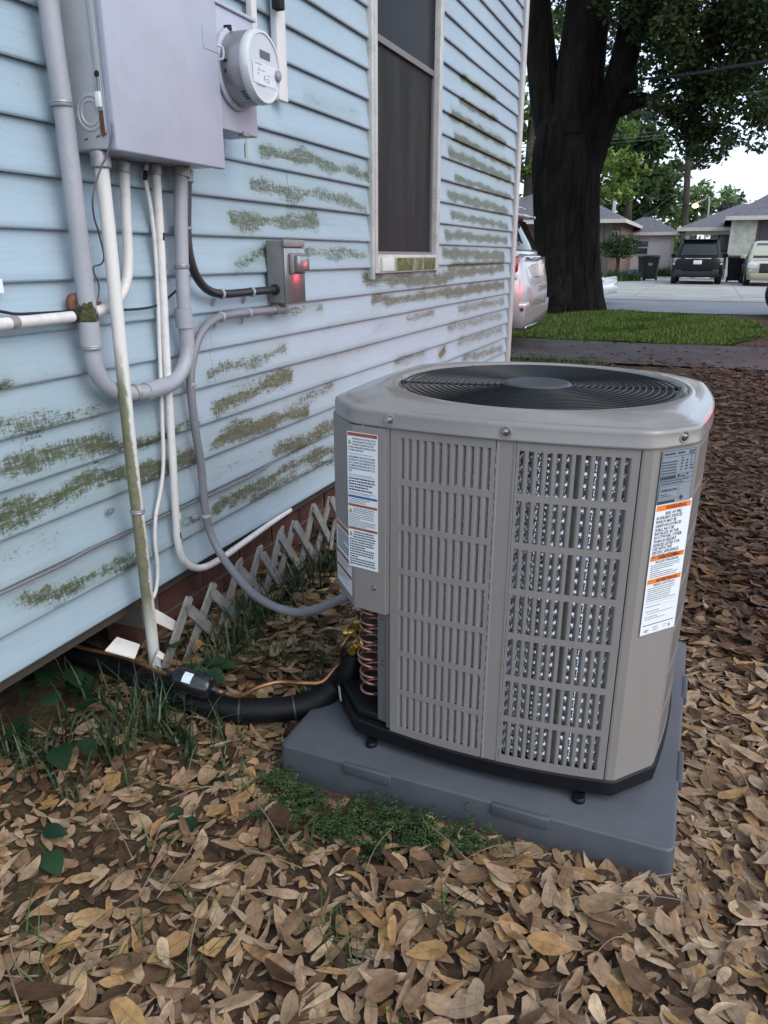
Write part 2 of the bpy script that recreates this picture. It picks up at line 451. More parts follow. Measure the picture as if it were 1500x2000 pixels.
# ================================================================== HOUSE
def siding_material():
    m, nt, b = newmat('pale_blue_siding')
    p = geo_pos(nt)
    at = nt.nodes.new('ShaderNodeAttribute'); at.attribute_name = 'moss'; mk = at.outputs['Fac']
    big = noise(nt, p, 1.2, 5, 0.6)
    base = ramp(nt, [(0.3, (0.31, 0.405, 0.475)), (0.55, (0.345, 0.44, 0.51)), (0.75, (0.38, 0.475, 0.54))]); nt.links.new(big, base.inputs[0])
    ps = geo_pos(nt, (1, 0.5, 3.0))
    grain = noise(nt, geo_pos(nt, (1, 3, 60)), 2.2, 6, 0.65, 0.6)
    fine = noise(nt, ps, 80, 6, 0.75, 0.5)
    clump = noise(nt, ps, 24, 7, 0.72, 0.8)
    gr = ramp(nt, [(0.35, (0.93, 0.95, 0.96)), (0.65, (1.04, 1.03, 1.02))]); nt.links.new(grain, gr.inputs[0])
    c = mixc(nt, 1.0, base.outputs[0], gr.outputs[0], 'MULTIPLY')
    # grime film
    at2 = nt.nodes.new('ShaderNodeAttribute'); at2.attribute_name = 'film'
    film = mth(nt, 'MULTIPLY', mth(nt, 'MULTIPLY', at2.outputs['Fac'], 0.75), mth(nt, 'ADD', mth(nt, 'MULTIPLY', fine, .6), mth(nt, 'MULTIPLY', clump, .5)), True)
    c = mixc(nt, film, c, (0.15, 0.175, 0.105))
    # speckled algae where the film is dense
    vst = noise(nt, geo_pos(nt, (1, 1.4, .45)), 110, 5, 0.75, 0.3)
    f2 = mth(nt, 'ADD', mth(nt, 'ADD', mth(nt, 'MULTIPLY', fine, 0.46), mth(nt, 'MULTIPLY', vst, 0.44)), mth(nt, 'MULTIPLY', clump, 0.28))
    thr = mth(nt, 'SUBTRACT', 0.86, mth(nt, 'MULTIPLY', mk, 0.375))
    mo = mth(nt, 'MULTIPLY', mth(nt, 'SUBTRACT', f2, thr), 10.0, True)
    mcol = ramp(nt, [(0.3, (0.026, 0.034, 0.010)), (0.55, (0.060, 0.072, 0.022)), (0.75, (0.125, 0.138, 0.056))]); nt.links.new(noise(nt, ps, 55, 4), mcol.inputs[0])
    mo = mth(nt, 'MULTIPLY', mo, 0.92)
    c = mixc(nt, mo, c, mcol.outputs[0])
    # stray dark specks everywhere
    spk = ramp(nt, [(0.70, (0, 0, 0)), (0.735, (1, 1, 1))]); nt.links.new(noise(nt, p, 120, 2, 0.5), spk.inputs[0])
    c = mixc(nt, mth(nt, 'MULTIPLY', spk.outputs[0], 0.28), c, (0.12, 0.13, 0.10))
    nt.links.new(c, b.inputs['Base Color'])
    b.inputs['Roughness'].default_value = 0.42; b.inputs['Specular IOR Level'].default_value = 0.45
    h = mth(nt, 'ADD', mth(nt, 'MULTIPLY', grain, 0.5), mth(nt, 'MULTIPLY', mo, 0.7))
    bump(nt, b, h, 0.16, 0.004); return m
SIDING = siding_material()
# algae bands surveyed on the wall: two ends (pixel of the photograph), half thickness in m, strength
MOSS = [(600,190,700,225,.010,.6),(550,256,720,290,.006,.35),(515,292,720,340,.015,.95),(495,358,715,402,.015,.9),(460,432,620,430,.018,.95),(620,430,705,447,.012,.55),
 (465,517,530,495,.014,.85),(600,490,720,500,.014,.85),(530,612,632,604,.011,.85),(408,738,560,680,.013,.85),(428,802,572,728,.017,.95),(572,728,660,690,.015,.4),
 (418,868,600,800,.018,1),(560,832,655,772,.02,.45),(415,928,530,882,.014,.6),(540,892,655,828,.02,.95),(425,990,655,872,.014,.95),(365,1022,420,1000,.015,.8),(450,988,655,898,.013,.85),
 (540,965,655,905,.016,.6),(0,748,110,724,.012,.55),(0,758,18,742,.014,1),(0,838,192,800,.018,.8),(0,928,222,860,.017,.95),(190,872,352,845,.011,1),(0,1012,240,930,.019,.95),
 (255,938,322,912,.017,1),(0,1094,112,1058,.02,.6),(165,1022,242,1000,.018,.4),(50,1168,262,1098,.015,.9),(350,832,382,820,.012,.85),(350,892,386,882,.016,1),
 (275,1085,300,1078,.012,.7),(905,150,968,194,.008,1),(903,198,972,236,.008,1),(884,222,988,282,.012,1),(890,266,1002,326,.011,1),(880,296,998,352,.014,1),(890,346,998,386,.010,.85),
 (878,380,992,412,.014,1),(885,420,992,442,.012,.85),(874,458,992,470,.013,.95),(870,495,986,500,.016,.85),(718,545,872,547,.019,1),(870,537,986,524,.014,.85),(732,592,872,572,.014,.95),
 (862,575,986,556,.016,.85),(800,622,852,610,.010,.85),(736,642,762,632,.010,.6),(900,604,986,588,.015,.7),(880,640,982,616,.017,.65),(900,668,982,644,.017,.65),(778,708,832,690,.014,.8),
 (862,694,873,680,.012,1),(908,702,982,680,.014,.7),(500,690,560,668,.02,.35),(300,1010,335,990,.02,.45),(600,660,740,600,.03,.22),(480,800,640,740,.05,.42),(450,770,560,715,.012,.7),(560,800,655,750,.015,.8),(600,850,655,820,.015,.85),(640,640,742,610,.010,.55),(655,700,740,665,.012,.6),(560,720,640,690,.012,.55),(880,520,985,512,.012,.8),(740,565,870,560,.02,.6),(40,790,170,765,.012,.45),(60,1130,240,1060,.012,.5),(0,880,360,780,.07,.25),(0,1060,300,960,.08,.28),(560,570,720,560,.03,.2)]
MSEG = []
for (a, b_, c, d, t, s) in MOSS:
    p = wl(a, b_); r = wl(c, d); MSEG.append((p[1], p[2], r[1], r[2], 1.4*t*(1 + .22*max(0, p[1]-2.7)), s*(1.18 if p[1] > 3.6 else 1.0)))
MS = np.array(MSEG)
def moss_at(Y, Z):
    fr = np.where(Y > 3.4, .4, 1.0); th = 1 + .32*fr*np.sin(Y*13.1 + Z*31) + .22*np.sin(Y*29.7 - Z*17); Z = Z + fr*(.007*np.sin(Y*8.3 + Z*11) + .005*np.sin(Y*21.7 + 2))
    P = np.stack([Y, Z], 1)[:, None, :]
    A = MS[None, :, 0:2]; B = MS[None, :, 2:4]; D = B - A
    t = np.clip(((P - A)*D).sum(2)/(D*D).sum(2), 0, 1)
    d = np.sqrt((((P - (A + D*t[..., None])))**2).sum(2))/np.maximum(th, .3)[:, None]
    w = np.clip(1.25 - d/(MS[None, :, 4]*1.95), 0, 1)*np.minimum(MS[None, :, 5]*1.08, 1.08)
    return w.max(1)
FILM = [(870,330,1000,380,.22,.55),(870,480,990,500,.25,.6),(740,560,990,560,.14,.6),(760,640,990,610,.16,.5),(430,900,650,800,.12,.45),(430,420,720,470,.14,.35),(0,880,350,820,.12,.4),(0,1010,330,930,.12,.45),(0,1120,260,1040,.12,.4),(420,760,640,680,.10,.35),(420,990,655,880,.12,.45)]
FS = np.array([(*wl(a, b_)[1:], *wl(c, d)[1:], t, s) for (a, b_, c, d, t, s) in FILM])
def band(Y, Z, S, k0, k1, kt):
    P = np.stack([Y, Z], 1)[:, None, :]; A = S[None, :, 0:2]; D = S[None, :, 2:4] - A
    t = np.clip(((P - A)*D).sum(2)/(D*D).sum(2), 0, 1); d = np.sqrt((((P - (A + D*t[..., None])))**2).sum(2))
    return (np.clip(k0 - d/(S[None, :, 4]*kt), 0, 1)*k1*S[None, :, 5]).max(1)
def film_at(Y, Z): return np.maximum(band(Y, Z, MS, 1.2, .95, 2.4), band(Y, Z, FS, 1.0, .7, 1.0))
house = thing('house', 'house wall of pale blue lapped siding with green algae and one window', 'house', (WX-.1, 2.0, 0))
ZB = [0.2972, 0.3908] + [0.3908 + .1016*k for k in range(1, 31)]
ZB.append(ZB[-1] + .1016)
WIN = (2.93, 3.765, 1.075, 2.55)      # window rough opening (Y0,Y1,Z0,Z1)
WALL0, WALL1 = -1.6, 5.40
pairs = {}
jq = random.Random(12)
for k in range(len(ZB)-1):
    pr = (k+1)//2
    if pr not in pairs:
        y = -1.6 + jq.uniform(.3, 2.2); js = []
        while y < WALL1 - .8: js.append(round(y, 3)); y += jq.uniform(2.6, 3.66)
        pairs[pr] = js
jp = wl(742, 660); kj = max(i for i in range(len(ZB)-1) if ZB[i] <= jp[2]); pairs[(kj+1)//2] = [-.4, round(float(jp[1]), 3)]
jp = wl(866, 690); kj = max(i for i in range(len(ZB)-1) if ZB[i] <= jp[2]); pairs[(kj+1)//2] = [.6, round(float(jp[1]), 3)]
jp = wl(413, 640); kj = max(i for i in range(len(ZB)-1) if ZB[i] <= jp[2]); pairs[(kj+1)//2] = [round(float(jp[1]), 3)]
def plank(y0, y1, z0, z1, seed):
    q = random.Random(seed); ny = max(2, int((y1-y0)/.028)); ys = np.linspace(y0, y1, ny+1)
    prof = [(-.0195, z0+.004), (-.0035, z0-.0018), (-.0008, z0+.0008), (0.0, z0+.004)]
    for i in range(1, 8):
        t = i/7; prof.append((-.0165*t - .0012*math.sin(t*math.pi), z0 + .004 + (z1+.012 - z0 - .004)*t))
    ph = q.uniform(0, 6); am = .0011; V = []; 
    for y in ys:
        wob = am*math.sin(y*1.9 + ph) + .0006*math.sin(y*5.1 + 2*ph); zw = .0009*math.sin(y*1.3 + ph*1.7)
        for (dx, z) in prof: V.append((WX + dx + wob, y, z + zw))
    n = len(prof); F = []
    for i in range(ny):
        for j in range(n-1): F.append((i*n+j, (i+1)*n+j, (i+1)*n+j+1, i*n+j+1))
    F.append(tuple(range(n))); F.append(tuple(ny*n + j for j in range(n-1, -1, -1)))
    mb = MB(); mb.add(V, F); o = mb.build('siding_plank', SIDING, house, smooth=True, angle=40)
    VV = np.array(V); a = o.data.attributes.new('moss', 'FLOAT', 'POINT')
    a.data.foreach_set('value', moss_at(VV[:, 1], VV[:, 2]).astype(np.float32))
    a = o.data.attributes.new('film', 'FLOAT', 'POINT'); a.data.foreach_set('value', film_at(VV[:, 1], VV[:, 2]).astype(np.float32)); return o
for k in range(len(ZB)-1):
    z0, z1 = ZB[k], ZB[k+1]
    segs = [(WALL0, WALL1)]
    if z1 > WIN[2] + .05: segs = [(WALL0, WIN[0]+.012), (WIN[1]-.012, WALL1)]
    for (a, b_) in segs:
        cuts = [a] + [j for j in pairs[(k+1)//2] if a + .2 < j < b_ - .2] + [b_]
        for i in range(len(cuts)-1): plank(cuts[i] + (.0012 if i else 0), cuts[i+1], z0, z1, k*31 + i)
BACK = mat('house_wrap', (0.18, 0.17, 0.16), 0.9)
WHITE = mat('aged_white_trim', (0.47, 0.465, 0.45), 0.5, var=.12, dirt=(0.17, 0.18, 0.11), dirt_amt=.6, dscale=14)
mb = MB(); mb.box((WX-.12, WALL0, .29), (WX-.03, WIN[0], 3.56)); mb.box((WX-.12, WIN[1], .29), (WX-.03, WALL1, 3.56)); mb.box((WX-.12, WIN[0], .29), (WX-.03, WIN[1], WIN[2])); mb.box((WX-.12, WIN[0], WIN[3]), (WX-.03, WIN[1], 3.56))
mb.box((WX-4, WALL1-.12, .05), (WX-.12, WALL1+.01, 3.56))
mb.build('wall_core', BACK, house)
# far gable side, its siding seen only edge-on
mb = MB()
for k in range(len(ZB)-1):
    z0, z1 = ZB[k], ZB[k+1]
    mb.add([(WX-4, WALL1+.03, z0), (WX, WALL1+.03, z0), (WX, WALL1+.018, z1), (WX-4, WALL1+.018, z1)], [(0, 3, 2, 1)])
mb.build('end_wall', SIDING, house)
TRIM = mat('pinkish_corner_trim', (0.52, 0.50, 0.50), 0.45, var=.06, dirt=(0.25, 0.25, 0.2), dirt_amt=.4)
mb = MB()
mb.box((WX-.07, WALL1-.004, .27), (WX+.014, WALL1+.062, 3.56))
mb.build('corner_post', TRIM, house, bevel=.003)
mb = MB(); mb.box((WX-.012, WALL1-.022, .272), (WX+.006, WALL1-.0045, 3.56)); mb.build('corner_channel', mat('shaded_channel', (0.36, 0.35, 0.34), .6), house)  # shade in the channel painted as a darker grey
mb = MB(); mb.box((WX-4.1, WALL0-.3, 3.50), (WX+.02, WALL1+.07, 3.555)); mb.build('soffit', WHITE, house)
mb = MB(); mb.add([(WX+.06, WALL0-.35, 3.62), (WX+.06, WALL1+.1, 3.62), (WX-4, WALL1+.1, 5.3), (WX-4, WALL0-.35, 5.3), (WX+.06, WALL0-.35, 3.56), (WX+.06, WALL1+.1, 3.56), (WX-4, WALL1+.1, 5.2), (WX-4, WALL0-.35, 5.2)],
    [(0, 1, 2, 3), (4, 7, 6, 5), (0, 4, 5, 1), (1, 5, 6, 2), (3, 2, 6, 7), (0, 3, 7, 4)]); mb.build('roof', mat('dark_shingle', (0.07, 0.07, 0.075), .9, var=.3, vscale=40), house)
# window: screen over dark glass
wn = MB()
wy0, wy1, wz0, wz1 = WIN
def frame(mb, y0, y1, z0, z1, wj, x0, x1, bottom=None):
    bt = wj if bottom is None else bottom
    mb.box((x0, y0, z0), (x1, y0+wj, z1)); mb.box((x0, y1-wj, z0), (x1, y1, z1)); mb.box((x0, y0+wj, z0), (x1, y1-wj, z0+bt)); mb.box((x0, y0+wj, z1-wj), (x1, y1-wj, z1))
frame(wn, wy0+.022, wy1-.022, wz0+.004, wz1, .026, WX-.055, WX+.012, .075)
window = wn.build('window', WHITE, house, bevel=.003)
sill_m, nts, bs = newmat('mossy_sill'); pv = geo_pos(nts)
rs = ramp(nts, [(0.42, (0, 0, 0)), (0.56, (1, 1, 1))]); nts.links.new(noise(nts, geo_pos(nts, (1, 1, .35)), 4.6, 5, .6), rs.inputs[0])
rc = ramp(nts, [(0.3, (.05, .06, .012)), (.7, (.16, .15, .05))]); nts.links.new(noise(nts, pv, 40), rc.inputs[0])
nts.links.new(mixc(nts, rs.outputs[0], (.56, .55, .53), rc.outputs[0]), bs.inputs['Base Color']); bs.inputs['Roughness'].default_value = .7
mb = MB(); mb.box((WX+.0125, wy0+.07, wz0+.012), (WX+.017, wy1-.07, wz0+.066)); mb.build('sill_face', sill_m, window, bevel=.001)
SCR = mat('insect_screen', (0.026, 0.027, 0.028), 0.6, var=.35, vscale=3.0, spec=.08, stretch=(1, 3, .6), dirt=(0.05, 0.054, 0.034), dirt_amt=.5, dscale=3)
mb = MB(); mb.box((WX-.03, wy0+.048, wz0+.079), (WX-.026, wy1-.048, 1.945)); mb.build('screen', SCR, window)
mb = MB(); mb.box((WX-.022, wy0+.048, 1.957), (WX-.016, wy1-.048, wz1-.034)); mb.build('pane', glassy('dark_pane', (0.014, 0.012, 0.014), .3, .05), window)
SASH = mat('grey_sash', (0.16, 0.15, 0.15), .5)
mb = MB(); mb.box((WX-.034, wy0+.048, 1.945), (WX-.012, wy1-.048, 1.957)); mb.build('meeting_rail', SASH, window)
mb = MB(); frame(mb, wy0+.048, wy1-.048, wz0+.079, 1.945, .012, WX-.0255, WX-.012); mb.build('screen_frame', SASH, window, bevel=.001)
for (a, b_) in ((wy0-.006, wy0+.0195), (wy1-.0195, wy1+.006)):
    mb = MB(); mb.box((WX-.02, a, wz0-.018), (WX+.01, b_, wz1)); mb.build('side_channel', WHITE, window, bevel=.002)
mb = MB(); mb.box((WX-.02, wy1+.0065, wz0+.0), (WX-.004, wy1+.034, wz1)); mb.build('side_casing', mat('greyish_casing', (.5, .5, .47), .55), window, bevel=.002)
# brick footing with a dark gap where the lines go under the house
BR = mat('red_brick', (0.105, 0.040, 0.028), 0.85, var=.35, vscale=12, bmp=.5, bscale=120, dirt=(0.10, 0.08, 0.07), dirt_amt=.5)
MORT = mat('mortar', (0.15, 0.135, 0.12), 0.95, bmp=.5)
mb = MB(); mb.box((WX-.20, 1.462, -.25), (WX-.068, WALL1-.13, .289)); mb.box((WX-.20, WALL0, -.25), (WX-.068, .35, .289))
foot = mb.build('foundation', MORT, house)
bmesh0 = MB(); bmesh0.box((-.05, -.098, -.031), (.05, .098, .031)); bme = bmesh0.mesh('brick'); bme.materials.append(BR)
q = random.Random(5); O = ORG[house.name]
for r in range(5):
    z = -.02 + .0735*r; y = 1.53 + (.104 if r % 2 else 0)
    while y < WALL1 - .25:
        inst(bme, 'brick', foot, (WX-.112 + q.uniform(-.003, .003) - O[0], y - O[1], z - O[2])); y += .2085
    inst(bme, 'brick', foot, (WX-.112 - O[0], .24 - (.104 if r % 2 else 0) - O[1], z - O[2]))
mb = MB(); mb.box((WX-.20, WALL0, .262), (WX-.022, WALL1-.13, .2895)); mb.build('sill_beam', mat('old_sill_wood', (.05, .04, .032), .9, bmp=.4), house)
mb = MB(); mb.box((WX-3.9, WALL0, .29), (WX-.21, WALL1-.13, .31)); mb.build('floor_underside', mat('dark_joists', (.03, .026, .022), .95), house)

# ================================================================== EQUIPMENT PAD
PADC = mat('grey_plastic_pad', (0.070, 0.076, 0.088), 0.45, var=.10, vscale=10, bmp=.10, bscale=220, dirt=(0.10, 0.10, 0.105), dirt_amt=.3, dscale=18)
PX0, PX1, PY0, PY1, PZ = -.783, .082, 1.25, 2.13, .075
pad = thing('equipment_pad', 'square dark grey plastic equipment pad under the condenser unit', 'pad', ((PX0+PX1)/2, (PY0+PY1)/2, 0))
def rrect(x0, y0, x1, y1, r, n=5):
    P = []
    for cx, cy, a0 in ((x1-r, y0+r, -90), (x1-r, y1-r, 0), (x0+r, y1-r, 90), (x0+r, y0+r, 180)):
        for i in range(n+1):
            a = R(a0 + 90*i/n); P.append((cx + r*math.cos(a), cy + r*math.sin(a)))
    return P
rings = []
for (e, z, r) in ((.006, -.06, .022), (.004, .0, .022), (0, PZ-.005, .02), (-.001, PZ-.002, .019), (-.005, PZ, .017)):
    rings.append([(x, y, z) for x, y in rrect(PX0-e, PY0-e, PX1+e, PY1+e, r)])
mb = MB(); mb.loft(rings); n = len(rings[0]); mb.f.append(tuple(range(4*n, 5*n)))
mb.build('slab', PADC, pad, smooth=True, angle=50)
def pad_tab(x0, x1, y0, y1):
    mb = MB(); mb.box((x0, y0, PZ-.024), (x1, y1, PZ+.0012)); mb.build('edge_tab', PADC, pad, bevel=.002)
for a, b_ in ((-.615, -.50), (-.275, -.155)): pad_tab(a, b_, PY0-.0075, PY0+.0055)
for a, b_ in ((1.47, 1.58), (1.82, 1.93)): pad_tab(PX1-.0055, PX1+.0075, a, b_)

# ================================================================== CONDENSER UNIT
UC = (-.3375, 1.69)
ACG = mat('taupe_enamel', (0.240, 0.219, 0.206), 0.42, var=.05, vscale=3, stretch=(1, 1, .35), dirt=(0.17, 0.155, 0.14), dirt_amt=.28, dscale=7, bmp=.025, bscale=260, spec=.45, coat=.08)
ACD = mat('dark_grey_steel', (0.12, 0.12, 0.12), 0.5, var=.1)
BLK = mat('black_base_pan', (0.007, 0.007, 0.009), 0.5, var=.2, vscale=15, spec=.22)
STEEL = mat('zinc_screw', (0.42, 0.42, 0.43), 0.25, metal=1.0)
unit = thing('condenser_unit', 'tall taupe air conditioner condenser with louvered sides and round fan guard on top', 'air conditioner', (UC[0], UC[1], PZ))
def front_y(x):                      # bowed front of the cabinet
    u = (x - UC[0])/.29; return UC[1] - .375 + .030*u*u
OUT = [(UC[0] - .29 + .58*i/24, front_y(UC[0] - .29 + .58*i/24)) for i in range(25)]      # front, left to right
OUT += [(UC[0]+.362 + .022*math.sin(math.pi*i/12), UC[1] - .26 + .52*i/12) for i in range(13)]
OUT += [(UC[0] + .29 - .58*i/12, 2*UC[1] - front_y(UC[0] + .29 - .58*i/12)) for i in range(13)]
OUT += [(UC[0]-.372 - .012*math.sin(math.pi*i/12), UC[1] + .255 - .51*i/12) for i in range(13)]
def grow(P, d):
    n = len(P); out = []
    for i in range(n):
        a = np.array(P[i-1]); b_ = np.array(P[(i+1) % n]); t = b_ - a; t /= np.linalg.norm(t)
        out.append((P[i][0] + t[1]*d, P[i][1] - t[0]*d))
    return out
def ring_at(P, z): return [(x, y, z) for x, y in P]
# base pan
mb = MB(); mb.loft([ring_at(grow(OUT, -.03), PZ+.006), ring_at(grow(OUT, -.006), PZ+.012), ring_at(grow(OUT, .0035), PZ+.020), ring_at(grow(OUT, .0045), .1255), ring_at(grow(OUT, .001), .129), ring_at(grow(OUT, -.04), .1295)], cap=True)
base = mb.build('base_pan', BLK, unit, smooth=True, angle=40)
for (x, y) in ((-.583, 1.330), (-.11, 1.326), (.0, 2.03), (-.66, 2.03)):
    mb = MB(); mb.lathe((x, y, PZ), (0, 0, 1), [(.0, .011), (.011, .011), (.0135, .008), (.0135, .0), (0, 0)], 16); mb.box((x-.011, y, PZ+.009), (x+.011, y+.03, PZ+.0125)); mb.build('foot', BLK, base, smooth=True)
mb = MB(); mb.add([(-.708, 1.415, .155), (-.700, 1.405, .125), (-.690, 1.393, .128), (-.699, 1.405, .158)], [(0, 1, 2, 3)]); 
mb.build('sticker', mat('pale_sticker', (.5, .5, .5), .5), base, solid=.001)
# raised corner of the base under the control box
mb = MB()
cpts = [(-.545, 1.345), (-.6275, 1.352), (-.706, 1.44), (-.706, 1.62), (-.545, 1.62)]
mb.prism(cpts, .1292, .150); mb.build('base_corner', BLK, base, bevel=.006)

# louvered panels -------------------------------------------------------
ROWS, ROWP, ROWH, ROWT = 7, .0968, .083, .812
COLW = .0112
ZT, ZL = .8275, .1195
def louver_mesh(name, sgn):
    mb = MB(); d, run = (.0074, .0078) if sgn > 0 else (.0078, .0062)
    a = [(0, 0), (sgn*run*.35, d*.12), (sgn*run, d), (sgn*(run-.0006), d+.0008), (sgn*(run*.35-.0010), d*.12+.0012), (-sgn*.0006, .001)]
    vs = [(x, y, z) for z in (-ROWH, 0.0) for x, y in a]; n = len(a)
    mb.add(vs, [(i, (i+1) % n, n+(i+1) % n, n+i) for i in range(n)] + [tuple(range(n-1, -1, -1)), tuple(range(n, 2*n))])
    me = mb.mesh(name); me.materials.append(ACG); return me
LOUV = {1: louver_mesh('louver', 1), -1: louver_mesh('louver', -1)}
def louver_panel(name, s0, s1, c0, c1, sgn, f, parent=unit, louvers=True):
    """panel along parameter s with 12 columns from c0 to c1; f(s) -> (x, y, outward angle)"""
    cols = [c0 + (c1 - c0 - COLW)*i/11 for i in range(12)]
    sx = sorted(set([s0, s1] + [round(c, 5) for c in cols] + [round(c + COLW, 5) for c in cols]))
    zs = [ZL] + sorted(sum([[ROWT - ROWP*i - ROWH, ROWT - ROWP*i] for i in range(ROWS)], [])) + [ZT]
    V = [(f(s)[0], f(s)[1], z) for z in zs for s in sx]; nx = len(sx); F = []
    cset = {round(c, 5) for c in cols}
    for j in range(len(zs)-1):
        for i in range(nx-1):
            if j % 2 == 1 and sx[i] in cset: continue
            F.append((j*nx+i, j*nx+i+1, (j+1)*nx+i+1, (j+1)*nx+i))
    mb = MB(); mb.add(V, F); pn = mb.build(name, ACG, parent, solid=.0022)
    if louvers:
        o = ORG[unit.name]
        for r in range(ROWS):
            for c in cols:
                s = c if sgn > 0 else c + COLW
                x, y, a = f(s); inst(LOUV[sgn], 'louver', pn, (x - o[0], y - o[1], ROWT - ROWP*r - o[2]), a)
    return pn
def f_front(s):
    a = math.atan(2*.030*((s - UC[0])/.29)/.29); return (s, front_y(s), a)
pl = louver_panel('front_panel', -.5365, -.3205, -.517, -.329, 1, f_front)
pr = louver_panel('front_panel', -.2815, -.0665, -.276, -.080, -1, f_front)
def f_right(s):                       # s runs along +Y on the right-hand side
    return (UC[0]+.362 + .022*math.sin(math.pi*(s - UC[1] + .26)/.52), s, math.pi/2)
louver_panel('side_panel', 1.445, 1.665, 1.465, 1.655, 1, f_right)
louver_panel('side_panel', 1.705, 1.935, 1.720, 1.915, -1, f_right)
def strip(name, pts, z0, z1, m, parent=unit, solid=.002, bevel=0):
    mb = MB(); n = len(pts)
    mb.add([(x, y, z0) for x, y in pts] + [(x, y, z1) for x, y in pts], [(i, i+1, n+i+1, n+i) for i in range(n-1)])
    return mb.build(name, m, parent, solid=solid)
# middle post of the front, slightly recessed between folded edges
xs = [-.3195, -.3185, -.316, -.3145, -.301, -.2875, -.286, -.2835, -.2825]
dy = [.002, .0, .0, .0014, .0014, .0014, .0, .0, .002]
strip('corner_post', [(x, front_y(x) + d - .001) for x, d in zip(xs, dy)], ZL+.002, ZT, ACG)
strip('corner_post', [(-.546, front_y(-.546)+.012), (-.5455, front_y(-.5455)-.001), (-.539, front_y(-.539)-.001), (-.5375, front_y(-.5375)+.006)], .424, ZT, ACG)
# right chamfer with the rating plate
A_ = np.array(OUT[24]); B_ = np.array(OUT[25])
te = (B_ - A_)/np.linalg.norm(B_ - A_); ne = np.array([te[1], -te[0]])
cp = [(-.0655, front_y(-.0655)+.008), (-.0645, front_y(-.0645)+.001), (-.060, front_y(-.060))] + [tuple(A_ + (B_-A_)*t) for t in (.02, .1, .5, .9, .97)] + [(f_right(1.442)[0]+.0005, 1.442), (f_right(1.4435)[0]-.002, 1.4437)]
strip('corner_panel', cp, ZL+.004, ZT+.001, ACG)
strip('corner_post', [(f_right(1.667)[0], 1.667), (f_right(1.67)[0]-.004, 1.67), (f_right(1.70)[0]-.004, 1.70), (f_right(1.703)[0], 1.703)], ZL, ZT, ACG)
bk = [OUT[37]] + OUT[38:51] + [OUT[51]]
strip('back_panel', [(f_right(1.937)[0], 1.937)] + bk + [(UC[0]-.3775, 1.6)], ZL, ZT, ACG)
# control box at the left corner
cc = [(-.5385, front_y(-.5385)+.01), (-.5475, front_y(-.5475)+.0), (-.5482, front_y(-.5482)-.0025)] + [(x, front_y(x)-.0025) for x in (-.57, -.60, -.622)] + [(-.6275, front_y(-.6275)-.001), (-.631, 1.3475), (-.709, 1.4325), (-.7135, 1.438), (-.7165, 1.446), (-.7185, 1.60)]
cbx = strip('control_cover', cc, .4195, ZT-.0005, ACG, solid=.0018)
mb = MB(); mb.add([(x, y+.002, .4225) for x, y in cc] + [(-.5385, 1.60, .4225)], [tuple(range(len(cc)+1))]); mb.build('control_floor', ACD, unit, solid=.002)
mb = MB(); mb.box((-.622, 1.3405, ZT-.016), (-.556, 1.3425, ZT-.011)); mb.build('pressed_rib', ACG, cbx, bevel=.002)
# recess below the control box: post, valve plate, inner wall
strip('inner_post', [(-.5475, front_y(-.5475)+.004), (-.5385, front_y(-.5385)+.004), (-.5375, front_y(-.5375)+.03)], ZL+.012, .4195, ACD)
strip('inner_post', [(-.572, front_y(-.572)+.010), (-.549, front_y(-.549)+.008)], .14, .4195, ACD)
mb = MB(); mb.box((-.706, 1.565, .150), (-.60, 1.571, .4215)); mb.build('valve_plate', mat('olive_grey_plate', (.085, .085, .072), .55), unit)
mb = MB(); mb.box((-.602, 1.45, .14), (-.596, 1.571, .4215)); mb.build('inner_wall', BLK, unit)
for z in (.40, .297, .287): 
    mb = MB(); mb.lathe((-.5605, front_y(-.56)+.0095, z), (0, -1, 0), [(0, .0012), (.003, .0012), (.003, 0)], 10); mb.build('rivet', STEEL, unit)
# screws
def screw(x, y, z, n, parent, r=.0062):
    mb = MB(); mb.lathe((x, y, z), n, [(.0, .0042), (r*.35, .0042), (r*.62, .0036), (r*.64, .0008), (r, .0006), (r*1.05, 0)], 12); mb.build('screw', STEEL, parent, smooth=True)
screw(-.5735, front_y(-.5735)-.0045, .4765, (0, -1, 0), cbx, .005)
# cap -------------------------------------------------------------------
NP = 192
def polar(P):
    out = []
    for k in range(NP):
        a = 2*math.pi*k/NP; d = np.array([math.cos(a), math.sin(a)]); best = None
        for i in range(len(P)):
            p = np.array(P[i]) - UC; q_ = np.array(P[(i+1) % len(P)]) - UC; e = q_ - p
            den = d[0]*e[1] - d[1]*e[0]
            if abs(den) < 1e-9: continue
            t = (p[0]*e[1] - p[1]*e[0])/den; s = (p[0]*d[1] - p[1]*d[0])/den
            if t > 0 and -1e-6 <= s <= 1+1e-6 and (best is None or t < best): best = t
        out.append(best)
    return np.array(out)
def soften(P, n):
    for _ in range(n):
        P = [q_ for i in range(len(P)) for q_ in (tuple(np.array(P[i])*.75 + np.array(P[(i+1) % len(P)])*.25), tuple(np.array(P[i])*.25 + np.array(P[(i+1) % len(P)])*.75))]
    return P
def corner_fillet(P, d, idx):
    out = []; n = len(P)
    for i in range(n):
        if i in idx:
            a = np.array(P[i-1]) - np.array(P[i]); b_ = np.array(P[(i+1) % n]) - np.array(P[i]); p = np.array(P[i])
            a = a/np.linalg.norm(a)*min(d, np.linalg.norm(a)*.8); b_ = b_/np.linalg.norm(b_)*min(d, np.linalg.norm(b_)*.8)
            out += [tuple((1-t)**2*(p+a) + 2*t*(1-t)*p + t*t*(p+b_)) for t in (0, .25, .5, .75, 1)]
        else: out.append(P[i])
    return out
rO = polar(corner_fillet(grow(OUT, .0035), .02, {0, 24, 25, 37, 38, 50, 51, 63})); ang = np.arange(NP)*2*math.pi/NP
